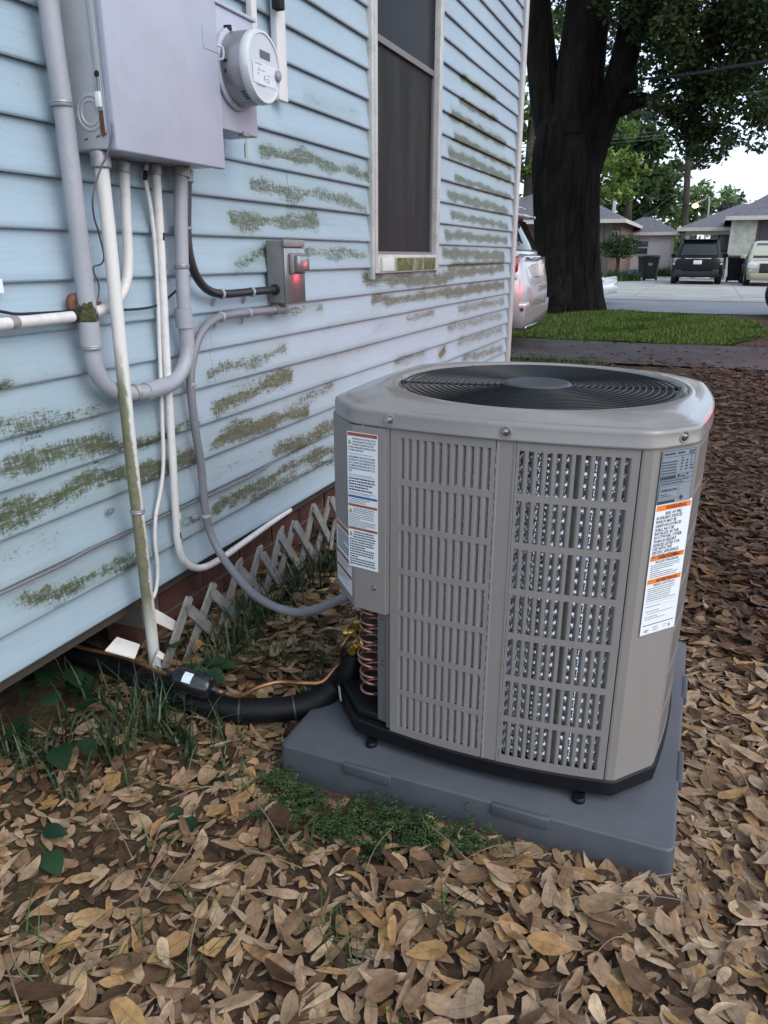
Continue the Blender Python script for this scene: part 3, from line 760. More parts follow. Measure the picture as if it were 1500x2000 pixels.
def ringr(r, z): return [(UC[0] + r[k]*math.cos(ang[k]), UC[1] + r[k]*math.sin(ang[k]), z if np.isscalar(z) else z[k]) for k in range(NP)]
GC = (UC[0] + .014, UC[1]); GR = .306
def circ(r, z): return [(GC[0] + r*math.cos(a), GC[1] + r*math.sin(a), z) for a in ang]
def blend(t, r1, r2, z):
    A = ringr(r1, z); B = circ(r2, z); return [tuple((1-t)*np.array(a) + t*np.array(b_)) for a, b_ in zip(A, B)]
rings = [ringr(rO-.0035, ZT+.0005), ringr(rO-.0008, ZT+.0008), ringr(rO+.0012, ZT+.002), ringr(rO+.0012, ZT+.006), ringr(rO, ZT+.008), ringr(rO, .8545), ringr(rO-.0008, .8585), ringr(rO-.0030, .8615), ringr(rO-.0065, .8632), ringr(rO-.010, .8637),
         ringr(rO-.026, .8660), ringr(rO-.029, .8690), ringr(rO-.031, .8700), blend(.45, rO-.036, GR+.026, .8765), blend(.75, rO-.036, GR+.026, .8790), circ(GR+.020, .8800), circ(GR+.016, .8797), circ(GR+.011, .8765), circ(GR+.008, .8715), circ(GR+.003, .8690), circ(GR-.010, .8675), circ(GR-.011, .860), circ(GR-.012, .80)]
CAPM = mat('taupe_cap_enamel', (0.225, 0.209, 0.199), 0.24, dirt=(0.15, 0.145, 0.14), dirt_amt=.3, dscale=11, var=.05, vscale=3, bmp=.02, bscale=200, spec=.5, coat=.35)
mb = MB(); mb.loft(rings); cap = mb.build('top_cap', CAPM, unit, smooth=True, angle=60)
for (x, dz) in ((-.5375, .8455), (-.3025, .8455)): screw(x, front_y(x)-.0040, dz, (0, -1, 0), cap, .0078)
sc = A_ + (B_-A_)*.62 + ne*.0038; screw(sc[0], sc[1], .8455, (ne[0], ne[1], 0), cap, .0078)
for (px_, pn_) in (((-.5375, front_y(-.5375)-.0040, .8455), (0, -1, 0)), ((-.3025, front_y(-.3025)-.0040, .8455), (0, -1, 0)), ((sc[0], sc[1], .8455), (ne[0], ne[1], 0))):
    mb = MB(); mb.lathe(px_, pn_, [(.0125, -.0003), (.0115, .0012), (.0095, .0014), (.0082, .0006)], 20); mb.build('washer_dimple', ACG, cap, smooth=True)
# fan guard ------------------------------------------------------------
GRD = mat('dark_guard_wire', (0.016, 0.017, 0.020), 0.33, var=.1, spec=.3)
HUB = mat('guard_hub', (0.050, 0.056, 0.066), 0.42, var=.12, vscale=20)
GZ = .8745
mb = MB(); mb.lathe((GC[0], GC[1], GZ), (0, 0, 1), [(.0, .0062), (.066, .0060), (.073, .0045), (.0765, .0), (.0765, -.006), (.0, -.006)], 64)
guard = mb.build('fan_guard', HUB, unit, smooth=True, angle=50)
nr = 17
og = ORG[unit.name]
for i in range(nr):
    r = .083 + (.3035 - .083)*i/(nr-1); mb = MB(); k = 96
    P = [(GC[0] + r*math.cos(2*math.pi*j/k), GC[1] + r*math.sin(2*math.pi*j/k), GZ + .002*(1 - (r/.3)**2)) for j in range(k)]
    rr = []
    for (x, y, z) in P:
        d = np.array([x-GC[0], y-GC[1]])/r
        rr.append([(x + d[0]*.0019*math.cos(t), y + d[1]*.0019*math.cos(t), z + .0019*math.sin(t)) for t in (0, 1.257, 2.513, 3.77, 5.027)])
    mb.loft(rr + [rr[0]]); mb.build('ring', GRD, guard, smooth=True, angle=180)
for k in range(6):
    a = R(14 + 60*k); mb = MB(); mb.tube([(GC[0] + r*math.cos(a), GC[1] + r*math.sin(a), GZ-.0042 + (.002 if r > .2 else 0)) for r in (.07, .18, .298, .310)], .0024, 6); mb.build('spoke', GRD, guard, smooth=True)
    mb = MB(); mb.lathe((GC[0] + .306*math.cos(a), GC[1] + .306*math.sin(a), .868), (0, 0, 1), [(0, .009), (.006, .008), (.007, 0)], 10); mb.build('clip', GRD, guard, smooth=True)
# fan below
FANB = mat('dark_fan_blade', (0.008, 0.008, 0.009), .7)
mb = MB(); mb.lathe((GC[0], GC[1], .76), (0, 0, 1), [(0, .03), (.07, .03), (.075, .02), (.075, -.12), (0, -.12)], 32); mb.build('fan_motor', FANB, unit, smooth=True)
for k in range(3):
    V = []; a0 = R(120*k + 20)
    for i in range(9):
        r = .06 + .215*i/8
        for j in range(7):
            a = a0 + R(-38 + 76*j/6)*(.75 + .25*i/8); V.append((GC[0] + r*math.cos(a), GC[1] + r*math.sin(a), .755 + .05*(j/6 - .5)))
    mb = MB(); mb.add(V, [(i*7+j, i*7+j+1, (i+1)*7+j+1, (i+1)*7+j) for i in range(8) for j in range(6)]); mb.build('fan_blade', FANB, unit, smooth=True, solid=.002, angle=180)
mb = MB(); mb.loft([ring_at(grow(OUT, -.075), .141), ring_at(grow(OUT, -.075), .70)]); mb.build('unlit_backing', mat('unlit_black', (.012, .012, .012), .9), unit)  # black sheet behind the coil, standing in for the unlit interior
# spine fin coil ----------------------------------------------------------
SPINE = mat('spine_fin_aluminium', (0.78, 0.79, 0.80), 0.22, metal=1.0, var=.15, vscale=120)
cpath = [np.array(p) for p in grow(OUT, -.030)[4:38]]
L = [0]
for i in range(1, len(cpath)): L.append(L[-1] + np.linalg.norm(cpath[i] - cpath[i-1]))
qs = random.Random(8); V = []; F = []; step = .0032; s = .003; i = 0
while s < L[-1]:
    while i < len(L)-2 and L[i+1] < s: i += 1
    t = (s - L[i])/(L[i+1] - L[i]); p = cpath[i]*(1-t) + cpath[i+1]*t; d = cpath[i+1] - cpath[i]; d /= np.linalg.norm(d); nrm = np.array([d[1], -d[0]])
    for k in range(9):
        an = 2*math.pi*(k + qs.random()*.8)/9; ln = qs.uniform(.007, .0125); w = .0011
        u = np.array([nrm[0]*math.cos(an), nrm[1]*math.cos(an), math.sin(an)]); sh = qs.uniform(-.004, .004)
        b0 = np.array([p[0], p[1], 0]) + u*.004; tip = b0 + u*ln + np.array([d[0], d[1], 0])*sh
        w3 = np.array([d[0]*w, d[1]*w, qs.uniform(-.0008, .0008)]); o = len(V)
        V += [b0 - w3, b0 + w3, tip + w3*.6, tip - w3*.6]; F.append((o, o+1, o+2, o+3))
    s += step
mb = MB(); mb.add(V, F); mb.tube([(p[0], p[1], 0) for p in cpath], .0066, 8)
fme = mb.mesh('coil_tube'); fme.materials.append(SPINE)
o = ORG[unit.name]
mb = MB(); mb.box((-.176, front_y(-.17)+.010, .142), (-.164, front_y(-.17)+.022, .826)); coil = mb.build('coil_bracket', mat('brownish_bracket', (.11, .10, .085), .6, var=.3, vscale=40), unit)
for k in range(29):
    ob = inst(fme, 'coil_tube', coil, (0, 0, .150 + .0238*k - o[2])); ob.location = (-o[0], -o[1], .150 + .0238*k - o[2])
# copper capillary coil, valves, in the open corner
CU = mat('pinkish_copper', (0.40, 0.20, 0.155), 0.32, metal=.75, var=.25, vscale=40)
CUB = mat('brown_copper', (0.30, 0.155, 0.075), 0.35, metal=.8, var=.35, vscale=30)
BRASS = mat('brass', (0.52, 0.38, 0.10), 0.28, metal=1.0, var=.2, vscale=60)
P = []; nt_ = 10
for k in range(nt_*16+1):
    a = 2*math.pi*k/16; t = k/(nt_*16); P.append((-.612 + .025*math.cos(a) + .004*math.sin(t*9), 1.395 + .024*math.sin(a), .405 - .225*t + .004*math.sin(a*.5)))
mb = MB(); mb.tube(P, .0036, 7); mb.build('capillary_coil', CU, unit, smooth=True, angle=180)
vb = np.array([-.690, 1.505, .268])
mb = MB(); mb.lathe(vb, (0, -1, 0), [(0, -.02), (.011, -.02), (.011, .012), (.008, .014), (.008, .03), (.0, .03)], 14); mb.lathe(vb + (0, -.012, 0), (.5, -.2, -.85), [(.0, .0), (.008, .0), (.008, .03), (.011, .03), (.011, .045), (.0, .045)], 12); mb.lathe(vb + (0, -.015, 0), (-1, -.25, -.15), [(.007, 0), (.007, .022), (.010, .022), (.010, .032), (0, .032)], 12); mb.lathe(vb + (0, -.015, 0), (0, -.1, 1), [(.008, 0), (.008, .018), (.010, .018), (.010, .030), (0, .030)], 6)
mb.build('liquid_valve', BRASS, unit, smooth=True)
vb2 = np.array([-.694, 1.50, .226])
mb = MB(); mb.lathe(vb2, (0, -1, 0), [(0, -.02), (.015, -.02), (.015, .02), (.011, .02), (.011, .035), (0, .035)], 14); mb.lathe(vb2 + (0, -.01, 0), (-.35, -.15, -.9), [(.012, 0), (.012, .04), (0, .04)], 14); mb.build('suction_valve', BRASS, unit, smooth=True)

# labels ----------------------------------------------------------------
PAPER = mat('label_white', (0.74, 0.77, 0.80), 0.45, var=.03, vscale=20)
ORNG = mat('label_orange', (0.75, 0.20, 0.03), 0.45, var=.06)
RUST = mat('label_brown_red', (0.33, 0.085, 0.045), 0.45, var=.2, vscale=40)
BLUEB = mat('label_blue', (0.04, 0.10, 0.33), 0.45, var=.1)
INK = mat('label_ink', (0.03, 0.04, 0.07), 0.5)
DRED = mat('label_dark_red', (0.12, 0.012, 0.008), 0.5)
PLATE = mat('label_grey_foil', (0.22, 0.25, 0.285), 0.4, var=.05)
YEL = mat('label_yellow', (0.42, 0.40, 0.06), 0.5)
def make_label(name, sh, w, h, m, parts, label):
    mb = MB(); mb.obox(sh.at(0, 0, .0002), sh.ex*w, sh.ez*h, sh.n*.0006); lb = mb.build(name, m, unit); lb['label'] = label
    parts = [(nm, mm, grp, d) for nm, mm, ops, d in parts for grp in ([[op] for op in ops] if nm.endswith('_band') or nm.startswith('hazard') or nm == 'band_lettering' else [ops])]
    for nm, mm, ops, d in parts:
        mb = MB()
        for op in ops:
            if op[0] == 'r': sh.rect(mb, *op[1:5], d)
            elif op[0] == 't': sh.text(mb, op[1], op[2], op[3], op[4], d, op[5] if len(op) > 5 else 'LEFT', op[6] if len(op) > 6 else None, 1.0, op[7] if len(op) > 7 else 1.0)
            else: mb.add([sh.at(x, y, d) for x, y in op[1]], [tuple(range(len(op[1])))])
        pt = mb.build(nm, mm, lb)
        if nm in ('printed_rows', 'lettering'): pt['kind'] = 'stuff'
    return lb
qb = random.Random(21)
def fine_lines(x0, x1, ytop, n, pitch, th, ragged=.25):
    """rows of print too small to read: word-length dashes"""
    ops = []
    for i in range(n):
        y = ytop - pitch*i; x = x0; xe = x1 - (x1-x0)*ragged*qb.random() if i % 4 != 3 else x0 + (x1-x0)*qb.uniform(.3, .8)
        while x < xe:
            w = qb.uniform(.0025, .0085); ops.append(('r', x, y - th, min(x + w, xe), y)); x += w + .0011
    return ops
# right chamfer labels
ez = np.array([0, 0, 1.0]); ex = np.array([te[0], te[1], 0]); nn = np.array([ne[0], ne[1], 0])
Lc = np.linalg.norm(B_ - A_)
def chamfer_u(px, py, a, t, nrm):
    r = sight(px, py); s = ((a - CAM[:2])@nrm)/(r[:2]@nrm); q_ = CAM + r*s; return ((q_[:2] - a)@t, q_[2])
def chamfer_sheet(px, py):
    u, z = chamfer_u(px, py, A_, te, ne); p = A_ + te*u + ne*.0022; return Sheet((p[0], p[1], z), ex, ez, nn), u, z
sh, u0, z0 = chamfer_sheet(1247, 1242)
u1, z1 = chamfer_u(1341, 989, A_, te, ne); ut, zt = chamfer_u(1274, 1000, A_, te, ne)
W_ = .0915; H_ = .2665
yt = H_ - .0035
big = ['AUXILIARY DEVICES', 'WHICH MAY BE', 'IGNITION SOURCES', 'SHALL NOT BE', 'INSTALLED IN THE', 'DUCTWORK, OTHER', 'THAN AUXILIARY', 'DEVICES LISTED FOR', 'USE WITH THE', 'SPECIFIC APPLIANCE.', 'SEE INSTRUCTIONS.']
ops = [('t', .047, yt-.0195, .0085, 'RISK OF FIRE', 'CENTER', None, .86)] + [('t', .005, yt-.0195-.0076*(i+1), .0085, s, 'LEFT', None, .86) for i, s in enumerate(big)]
make_label('warning_label', sh, W_, H_, PAPER, [
    ('orange_band', ORNG, [('r', .0025, yt-.0105, W_-.0025, yt), ('r', .0025, .1545, W_-.0025, .1640), ('r', .0025, .1075, W_-.0025, .1170)], .0011),
    ('band_lettering', DRED, [('t', .052, yt-.0090, .0108, 'WARNING', 'CENTER'), ('t', .052, .1560, .0092, 'AVERTISSEMENT', 'CENTER', None, .85), ('t', .052, .1090, .0092, 'ADVERTENCIA', 'CENTER', None, .9)], .0014),
    ('lettering', INK, ops + [('t', .047, .1485, .0066, "RISQUE D'INCENDIE", 'CENTER'), ('t', .047, .1015, .0066, 'RIESGO DE FUEGO', 'CENTER')]
        + fine_lines(.006, W_-.008, .1455, 7, .0040, .0013) + fine_lines(.006, W_-.008, .0985, 7, .0043, .0013)
        + [('r', .0045, .0665, W_-.006, .0669), ('r', .006, .0590, .045, .0600), ('r', .048, .0592, W_-.008, .0595), ('r', .006, .0490, .042, .0500), ('r', .012, .0440, W_-.012, .0448), ('r', .006, .0370, .040, .0380), ('r', .006, .0325, .060, .0334), ('r', .0045, .0190, W_-.006, .0206)]
        + [('r', .010, .0085, .022, .0098), ('r', .008, .0065, .018, .0075), ('r', .012, .0048, .020, .0056), ('r', .033, .0055, .0337, .0130), ('r', .0385, .0055, .0392, .0130), ('r', .044, .0055, .0447, .0130), ('r', .033, .0055, .0447, .0062), ('r', .033, .0124, .0447, .0130), ('r', .062, .0055, .0627, .0130), ('r', .062, .0124, .070, .0130), ('r', .074, .006, .077, .012)], .0011)],
    'white warning label with three orange bands')
sh2, _, _ = chamfer_sheet(1279, 988)
W2, H2 = .0855, .102
rows = []
for i in range(5): rows += fine_lines(.004, .042, .081-.0052*i, 1, 1, .0024, .1)
for i in range(5): rows += [('r', .049 + .012*j, .0835-.0055*i, .049 + .012*j + qb.uniform(.003, .008), .0862-.0055*i) for j in range(3) if qb.random() < .85]
make_label('rating_plate', sh2, W2, H2, PLATE, [
    ('printed_frame', INK, [('r', .0015, H2-.0024, W2-.0015, H2-.0015), ('r', .0015, .0015, W2-.0015, .0024), ('r', .0015, .0024, .0024, H2-.0024), ('r', W2-.0024, .0024, W2-.0015, H2-.0024), ('r', .0024, .0885, W2-.0024, .0893), ('r', .0024, .0545, W2-.0024, .0553), ('r', .0024, .0465, W2-.0024, .0473), ('r', .0024, .0365, W2-.0024, .0373), ('r', .0024, .0024, .045, .0075), ('r', .0035, .0105, .0535, .0110), ('r', .0035, .0335, .0535, .0340), ('r', .0035, .0105, .0040, .0340), ('r', .0530, .0105, .0535, .0340)], .0011),
    ('printed_rows', INK, rows + [('r', .005, .0930, .033, .0962), ('r', .038, .0930, .056, .0962), ('r', .067, .0945, .082, .0970), ('r', .067, .0905, .080, .0930), ('r', .003, .0480, .040, .0535), ('r', .052, .0490, .064, .0515), ('r', .067, .0510, .072, .0540)] + fine_lines(.004, W2-.008, .0448, 2, .0042, .0020, .3)
        + [('p', [(.047, .0475), (.051, .0515), (.047, .0555-.0004), (.043, .0515)]), ('p', [(.0605, .0035), (.0665, .0085), (.0605, .0145), (.0545, .0085)])], .0011),
    ('lettering', INK, [('t', .007, .0250, .0072, 'AHRI'), ('t', .023, .0250, .0055, 'CERTIFIED')] + [('r', .007, .0185, .024, .0200), ('r', .007, .0150, .034, .0162)], .0013)],
    'small grey printed rating plate')
# left labels: front of the control box, and its side
fa = np.array([-.5485, front_y(-.5485)-.0042]); fb = np.array([-.6215, front_y(-.6215)-.0042])
tl = (fa - fb)/np.linalg.norm(fa - fb); nl = np.array([tl[1], -tl[0]])
def lsheet(px, py):
    u, z = chamfer_u(px, py, fb, tl, nl); p = fb + tl*u + nl*.0012; return Sheet((p[0], p[1], z), np.array([tl[0], tl[1], 0]), ez, np.array([nl[0], nl[1], 0])), u, z
sh3, ua, za = lsheet(683, 1103)
ub, zb = chamfer_u(752, 853, fb, tl, nl)
W3 = min(.0745, ub - ua); H3 = .2965
def tri(x, y, s): return ('p', [(x, y), (x + s, y), (x + s/2, y + s*1.15)])
para = ['WARNING: RISK OF ELECTRIC SHOCK.', 'CAN CAUSE INJURY OR DEATH. DIS-', 'CONNECT ALL REMOTE ELECTRIC', 'POWER SUPPLIES AND DISCHARGE CAPACI-', 'TORS BEFORE SERVICING.']
para2 = ['AVERTISSEMENT: RISQUE DE DECHARGE', 'ELECTRIQUE. POUVANT CAUSER DES BLESSU-', 'RES OU LA MORT. DECONNECTER TOUTES', 'LES ALIMENTATIONS ELECTRIQUES ET CON-', 'DENSATEURS DECHARGES AVANT L EN-', 'TRETIEN.']
o3 = [('t', .0125, H3-.0155-.0060*i, .0052, s, 'LEFT', (W3-.0155)*(.98 if i < 2 else .9)) for i, s in enumerate(para[:3])] + [('t', .003, H3-.0335-.0060*i, .0052, s, 'LEFT', (W3-.007)*(1 if i == 0 else .55)) for i, s in enumerate(para[3:])]
o3 += [('t', .003, H3-.0540-.0060*i, .0052, s, 'LEFT', (W3-.007)*(.12 if i == 5 else .97)) for i, s in enumerate(para2)]
o3 += fine_lines(.003, W3-.006, H3-.0448, 1, .004, .0010) + fine_lines(.003, W3-.004, H3-.0890, 2, .0032, .0009)
o3 += fine_lines(.003, W3-.006, H3-.0965, 5, .0060, .0030, .12) + fine_lines(.003, W3-.004, H3-.1275, 2, .0030, .0009) + fine_lines(.003, W3-.018, H3-.1420, 3, .0038, .0012)
o3 += fine_lines(.013, W3-.005, H3-.1625, 3, .0040, .0014, .1) + fine_lines(.003, W3-.005, H3-.1755, 8, .0037, .0012, .1)
o3 += fine_lines(.013, W3-.005, H3-.2145, 3, .0056, .0028, .15) + fine_lines(.003, W3-.005, H3-.2315, 11, .0056, .0028, .12)
make_label('warning_label', sh3, W3, H3, PAPER, [
    ('brown_band', RUST, [('r', .0012, H3-.0082, W3-.0012, H3-.0012), ('r', .0012, H3-.1590, W3-.0012, H3-.1535), ('r', .0012, H3-.2105, W3-.0012, H3-.2050)], .0011),
    ('blue_band', BLUEB, [('r', .0012, H3-.1395, W3-.0012, H3-.1345)], .0011),
    ('hazard_triangle', YEL, [tri(.0018, H3-.0260, .0095), tri(.0018, H3-.1735, .0095), tri(.0018, H3-.2260, .0095)], .0011),
    ('hazard_mark', INK, [('r', .0060, H3-.0232, .0072, H3-.0175), ('r', .0060, H3-.1707, .0072, H3-.165), ('r', .0060, H3-.2232, .0072, H3-.2175)], .0014),
    ('lettering', INK, o3, .0011)], 'tall white warning label with brown and blue bands')
ca = np.array([-.631, 1.3475]); cb = np.array([-.709, 1.4325]); tc = (ca - cb)/np.linalg.norm(ca - cb); ncl = np.array([tc[1], -tc[0]])
p = cb + tc*.004 + ncl*.0012; W4 = np.linalg.norm(ca - cb) - .008; H4 = .150
sh4 = Sheet((p[0], p[1], .4375), np.array([tc[0], tc[1], 0]), ez, np.array([ncl[0], ncl[1], 0]))
make_label('warning_label', sh4, W4, H4, PAPER, [
    ('brown_band', RUST, [('r', .001, H4-.0125, W4-.001, H4-.002), ('r', .001, H4-.0800, W4-.001, H4-.0715), ('r', .001, H4-.1130, W4-.001, H4-.1045)], .0011),
    ('lettering', INK, fine_lines(.008, W4-.008, H4-.018, 7, .0068, .0036, .15) + fine_lines(.006, W4-.006, H4-.084, 5, .0038, .0013) + fine_lines(.006, W4-.006, H4-.117, 5, .0040, .0013), .0011)], 'white warning label with brown bands on the slanted corner')

# ================================================================== ELECTRICAL EQUIPMENT ON THE WALL
PANEL = mat('lavender_grey_enamel', (0.42, 0.44, 0.53), 0.46, var=.06, vscale=3, bmp=.05, bscale=9, dirt=(0.30, 0.30, 0.32), dirt_amt=.4, dscale=8)
BODYG = mat('grey_enamel', (0.44, 0.46, 0.49), 0.36, var=.06, vscale=4, bmp=.04, bscale=40, dirt=(0.25, 0.25, 0.24), dirt_amt=.35, dscale=9)
GALV = mat('galvanised_fitting', (0.30, 0.30, 0.31), 0.4, metal=.4, var=.2, vscale=40)
DK = mat('blackened_slot', (0.012, 0.011, 0.010), 0.8)
RUSTM = mat('rusty_metal', (0.13, 0.055, 0.035), 0.8, var=.4, vscale=60, bmp=.3)
ep = thing('electrical_panel', 'large grey breaker panel with a flat hinged cover, above the white pipes', 'electrical panel', (WX, 1.54, 1.357))
e0, e1, ez0, ez1, ex0, ex1 = 1.346, 1.730, 1.358, 2.25, WX+.002, WX+.102
mb = MB(); mb.box((ex0, e0, ez0), (ex1, e1, ez1)); mb.build('enclosure', BODYG, ep, bevel=.003)
mb = MB(); mb.box((ex1+.001, e0-.003, ez0-.004), (ex1+.0205, e1+.004, ez1+.01)); cov = mb.build('cover', PANEL, ep, bevel=.004)
mb = MB(); mb.box((ex1-.018, e0-.0032, ez0+.03), (ex1-.004, e0-.0002, ez1)); mb.build('side_channel', BODYG, ep, bevel=.001)
kc = ony(176, 220, e0)
for r0, r1 in ((.034, .030), (.025, .021)):
    mb = MB(); mb.lathe((kc[0], e0, kc[2]), (0, -1, 0), [(r0+.002, -.001), (r0, .0018), (r1, .0018), (r1-.002, -.001)], 40); mb.build('knockout', BODYG, ep, smooth=True)
hp = ony(209, 143, e0)
lat = np.array([ex1-.011, e0-.0035, hp[2]])
mb = MB(); mb.lathe(lat, (0, -1, 0), [(0, .0004), (.0065, .0004), (.0065, 0)], 14); mb.build('latch_hole', DK, ep)
mb = MB(); mb.box((lat[0]-.0055, lat[1]-.0006, lat[2]-.112), (lat[0]+.0055, lat[1], lat[2]-.065)); mb.build('latch_slot', RUSTM, ep)
mb = MB(); mb.tube([(lat[0]-.003, lat[1]-.002, lat[2]-.006), (lat[0]-.003, lat[1]-.002, lat[2]-.034)], .0016, 6); mb.tube([(lat[0]+.003, lat[1]-.002, lat[2]-.006), (lat[0]+.003, lat[1]-.002, lat[2]-.034)], .0016, 6); mb.build('latch_wire', GALV, ep)
mb = MB(); mb.box((lat[0]-.006, lat[1]-.007, lat[2]-.060), (lat[0]+.006, lat[1], lat[2]-.032)); mb.build('latch_seal', mat('seal_white', (.7, .72, .74), .4), ep, bevel=.001)
for (dx, dz) in ((-.060, .018), (-.028, .022)):
    mb = MB(); mb.obox((ex1-.005+dx, e0-.001, ez0+dz), (.010, 0, .002), (0, .002, 0), (0, 0, .003)); mb.build('bracket_slot', mat('chipped_rust', (.12, .09, .08), .8), ep)
mb = MB(); zl = onx(400, 95, ex1+.0205)[2]; mb.box((ex1+.0206, e1-.058, zl), (ex1+.0210, e1+.003, zl+.0016)); mb.box((ex1+.0206, e1-.0588, zl+.0016), (ex1+.0210, e1-.058, zl+.045)); mb.build('hinge_seam', mat('seam_line', (.18, .19, .23), .6), ep)
mb = MB(); mb.tube([(ex1+.018, e1+.006, zl+.018), (ex1+.026, e1+.014, zl+.016), (ex1+.026, e1+.014, zl-.006), (ex1+.016, e1+.008, zl-.010)], .0028, 8, smooth=4); mb.build('hasp', PANEL, ep, smooth=True)
# meter socket and meter
ms = thing('meter_socket', 'grey meter socket box fixed to the wall beside the breaker panel', 'meter box', (WX, 1.84, 1.455))
mx1 = WX + .098
mb = MB(); mb.box((WX+.002, 1.736, 1.452), (mx1, 1.938, 1.722)); mb.build('enclosure', PANEL, ms, bevel=.003)
mb = MB(); mb.box((WX+.002, 1.734, 1.7225), (mx1+.006, 1.944, 1.731)); mb.build('top_lip', PANEL, ms, bevel=.002)
mb = MB(); mb.box((mx1-.012, 1.858, 1.446), (mx1+.006, 1.884, 1.458)); mb.build('latch', GALV, ms, bevel=.002)
mb = MB(); mb.tube([(mx1, 1.871, 1.446), (mx1+.003, 1.871, 1.436), (mx1, 1.871, 1.428)], .0016, 6); mb.box((mx1-.002, 1.865, 1.396), (mx1+.003, 1.877, 1.430)); mb.build('seal_tag', mat('clear_tag', (.38, .40, .38), .25), ms)
MG = mat('meter_grey', (0.30, 0.31, 0.32), 0.30, metal=.55, var=.08)
mt = thing('electric_meter', 'round grey electric meter with clear cover and digital display', 'electric meter', (mx1, 1.838, 1.59))
mc = np.array([mx1, 1.838, 1.594]); AX = (1, 0, 0)
mb = MB(); mb.lathe(mc, AX, [(.088, .0005), (.093, .003), (.093, .009), (.088, .012), (.082, .013)], 48); mb.build('ring', PANEL, mt, smooth=True)
mb = MB(); mb.lathe(mc, AX, [(.083, .006), (.0835, .03), (.0815, .066), (.0790, .072)], 48); mb.build('body', MG, mt, smooth=True)
CLR = mat('clear_polycarbonate', (0.55, 0.58, 0.60), 0.08, spec=.8, var=.05)
mb = MB(); mb.lathe(mc, AX, [(.0815, .066), (.0835, .070), (.0830, .083), (.0790, .0885), (.0735, .0890), (.0725, .086)], 48); mb.build('cover_rim', CLR, mt, smooth=True)
mb = MB(); mb.lathe(mc, AX, [(.0728, .0862), (.0, .0868)], 48); face = mb.build('face', mat('meter_face', (.50, .50, .54), .22, var=.04, spec=.7), mt, smooth=True)
fs = Sheet(mc + np.array([.0872, 0, 0]), (0, 1, 0), (0, 0, 1), (1, 0, 0))
def mrect(name, m, rs, d=.0003, parent=face):
    mb = MB()
    for r in rs: fs.rect(mb, *r, d)
    return mb.build(name, m, parent)
mrect('display', mat('lcd_dark', (.05, .055, .06), .2), [(-.018, .018, .030, .036)])
mrect('lower_plate', mat('meter_plate', (.62, .62, .66), .35, var=.05), [(-.055, -.040, .055, .008)], .0002)
mrect('printed_rows', mat('meter_print', (.26, .26, .30), .5), [(-.045, .002, -.012, .004), (-.030, -.012, -.024, -.006), (-.018, -.010, .002, -.008), (-.034, -.020, -.026, -.017), (.004, -.026, .022, -.024), (.004, -.032, .024, -.030), (-.004, -.030, .001, -.018), (-.036, -.044, .002, -.040), (.010, -.018, .026, -.016)], .0005)
mb = MB(); mb.lathe(mc + np.array([.084, .062, -.008]), AX, [(.013, 0), (.012, .010), (.007, .013), (0, .013)], 18); mb.build('reset_knob', mat('smoky_knob', (.30, .26, .33), .15), mt, smooth=True)
for (yy, zz, w, h) in ((-.0828, .0, .010, .006), (-.080, -.022, .004, .012)):
    mb = MB(); mb.box((mc[0]+.024, mc[1]+yy-.0022, mc[2]+zz), (mc[0]+.024+w, mc[1]+yy+.002, mc[2]+zz+h)); mb.build('vent_slot', DK, mt)
for k in range(4):
    a = R(228 + 5*k); mb = MB(); mb.box((mc[0]+.052, mc[1]+.0832*math.cos(a)-.001, mc[2]+.0832*math.sin(a)), (mc[0]+.062, mc[1]+.0832*math.cos(a)+.001, mc[2]+.0832*math.sin(a)+.0022)); mb.build('vent_slot', DK, mt)
mb = MB(); mb.lathe(mc + np.array([.006, -.028, .080]), (0, -.2, 1), [(.010, 0), (.010, .012), (0, .013)], 12); mb.build('ring_lock', DK, mt)
# white boards beside the meter
def wall_board(name, y0, y1, z0, z1, x0, x1, label):
    mb = MB(); mb.box((x0, y0, z0), (x1, y1, z1)); o = mb.build(name, mat('white_board', (.70, .70, .69), .5, var=.06), None, org=((x0+x1)/2, (y0+y1)/2, z0), bevel=.002); return tag(o, label, 'trim board')
wall_board('trim_board', 2.196, 2.250, 1.592, 2.7, WX+.001, WX+.022, 'white vertical board on the siding directly behind the meter')
wall_board('trim_board', 2.065, 2.093, 1.735, 2.7, WX+.001, WX+.020, 'short white vertical strip rising above the meter box')
mb = MB(); mb.box((WX+.022, 2.170, 1.818), (WX+.05, 2.2, 1.9)); o = mb.build('cable_clip', DK, None, org=(WX+.03, 2.19, 1.818), bevel=.003); tag(o, 'small black clip on the white board at the top edge above the meter', 'clip')

# disconnect box
DISC = mat('grey_disconnect_enamel', (0.19, 0.185, 0.185), 0.32, var=.06, vscale=12, dirt=(.10, .095, .085), dirt_amt=.35, dscale=30)
DISCG = mat('glossy_disconnect_cover', (0.30, 0.285, 0.29), 0.25, metal=.7, var=.06, vscale=12, dirt=(.10, .095, .085), dirt_amt=.2, dscale=30, coat=.5)
db = thing('disconnect_box', 'small grey disconnect box with a projecting square handle cover, red light on it', 'disconnect box', (WX, 2.17, 1.007))
d0, d1, dz0, dz1, dx1 = 2.108, 2.232, 1.008, 1.194, WX+.062
mb = MB(); mb.box((WX+.001, d0, dz0), (dx1, d1, dz1)); mb.build('enclosure', DISC, db, bevel=.003)
mb = MB(); mb.box((dx1+.0005, d0-.002, dz0-.002), (dx1+.006, d1+.002, 1.172)); mb.build('cover', DISCG, db, bevel=.002)
mb = MB(); mb.box((dx1-.004, d0-.003, 1.174), (dx1+.008, d1+.003, 1.197)); mb.build('hinge_cap', DISC, db, bevel=.003)
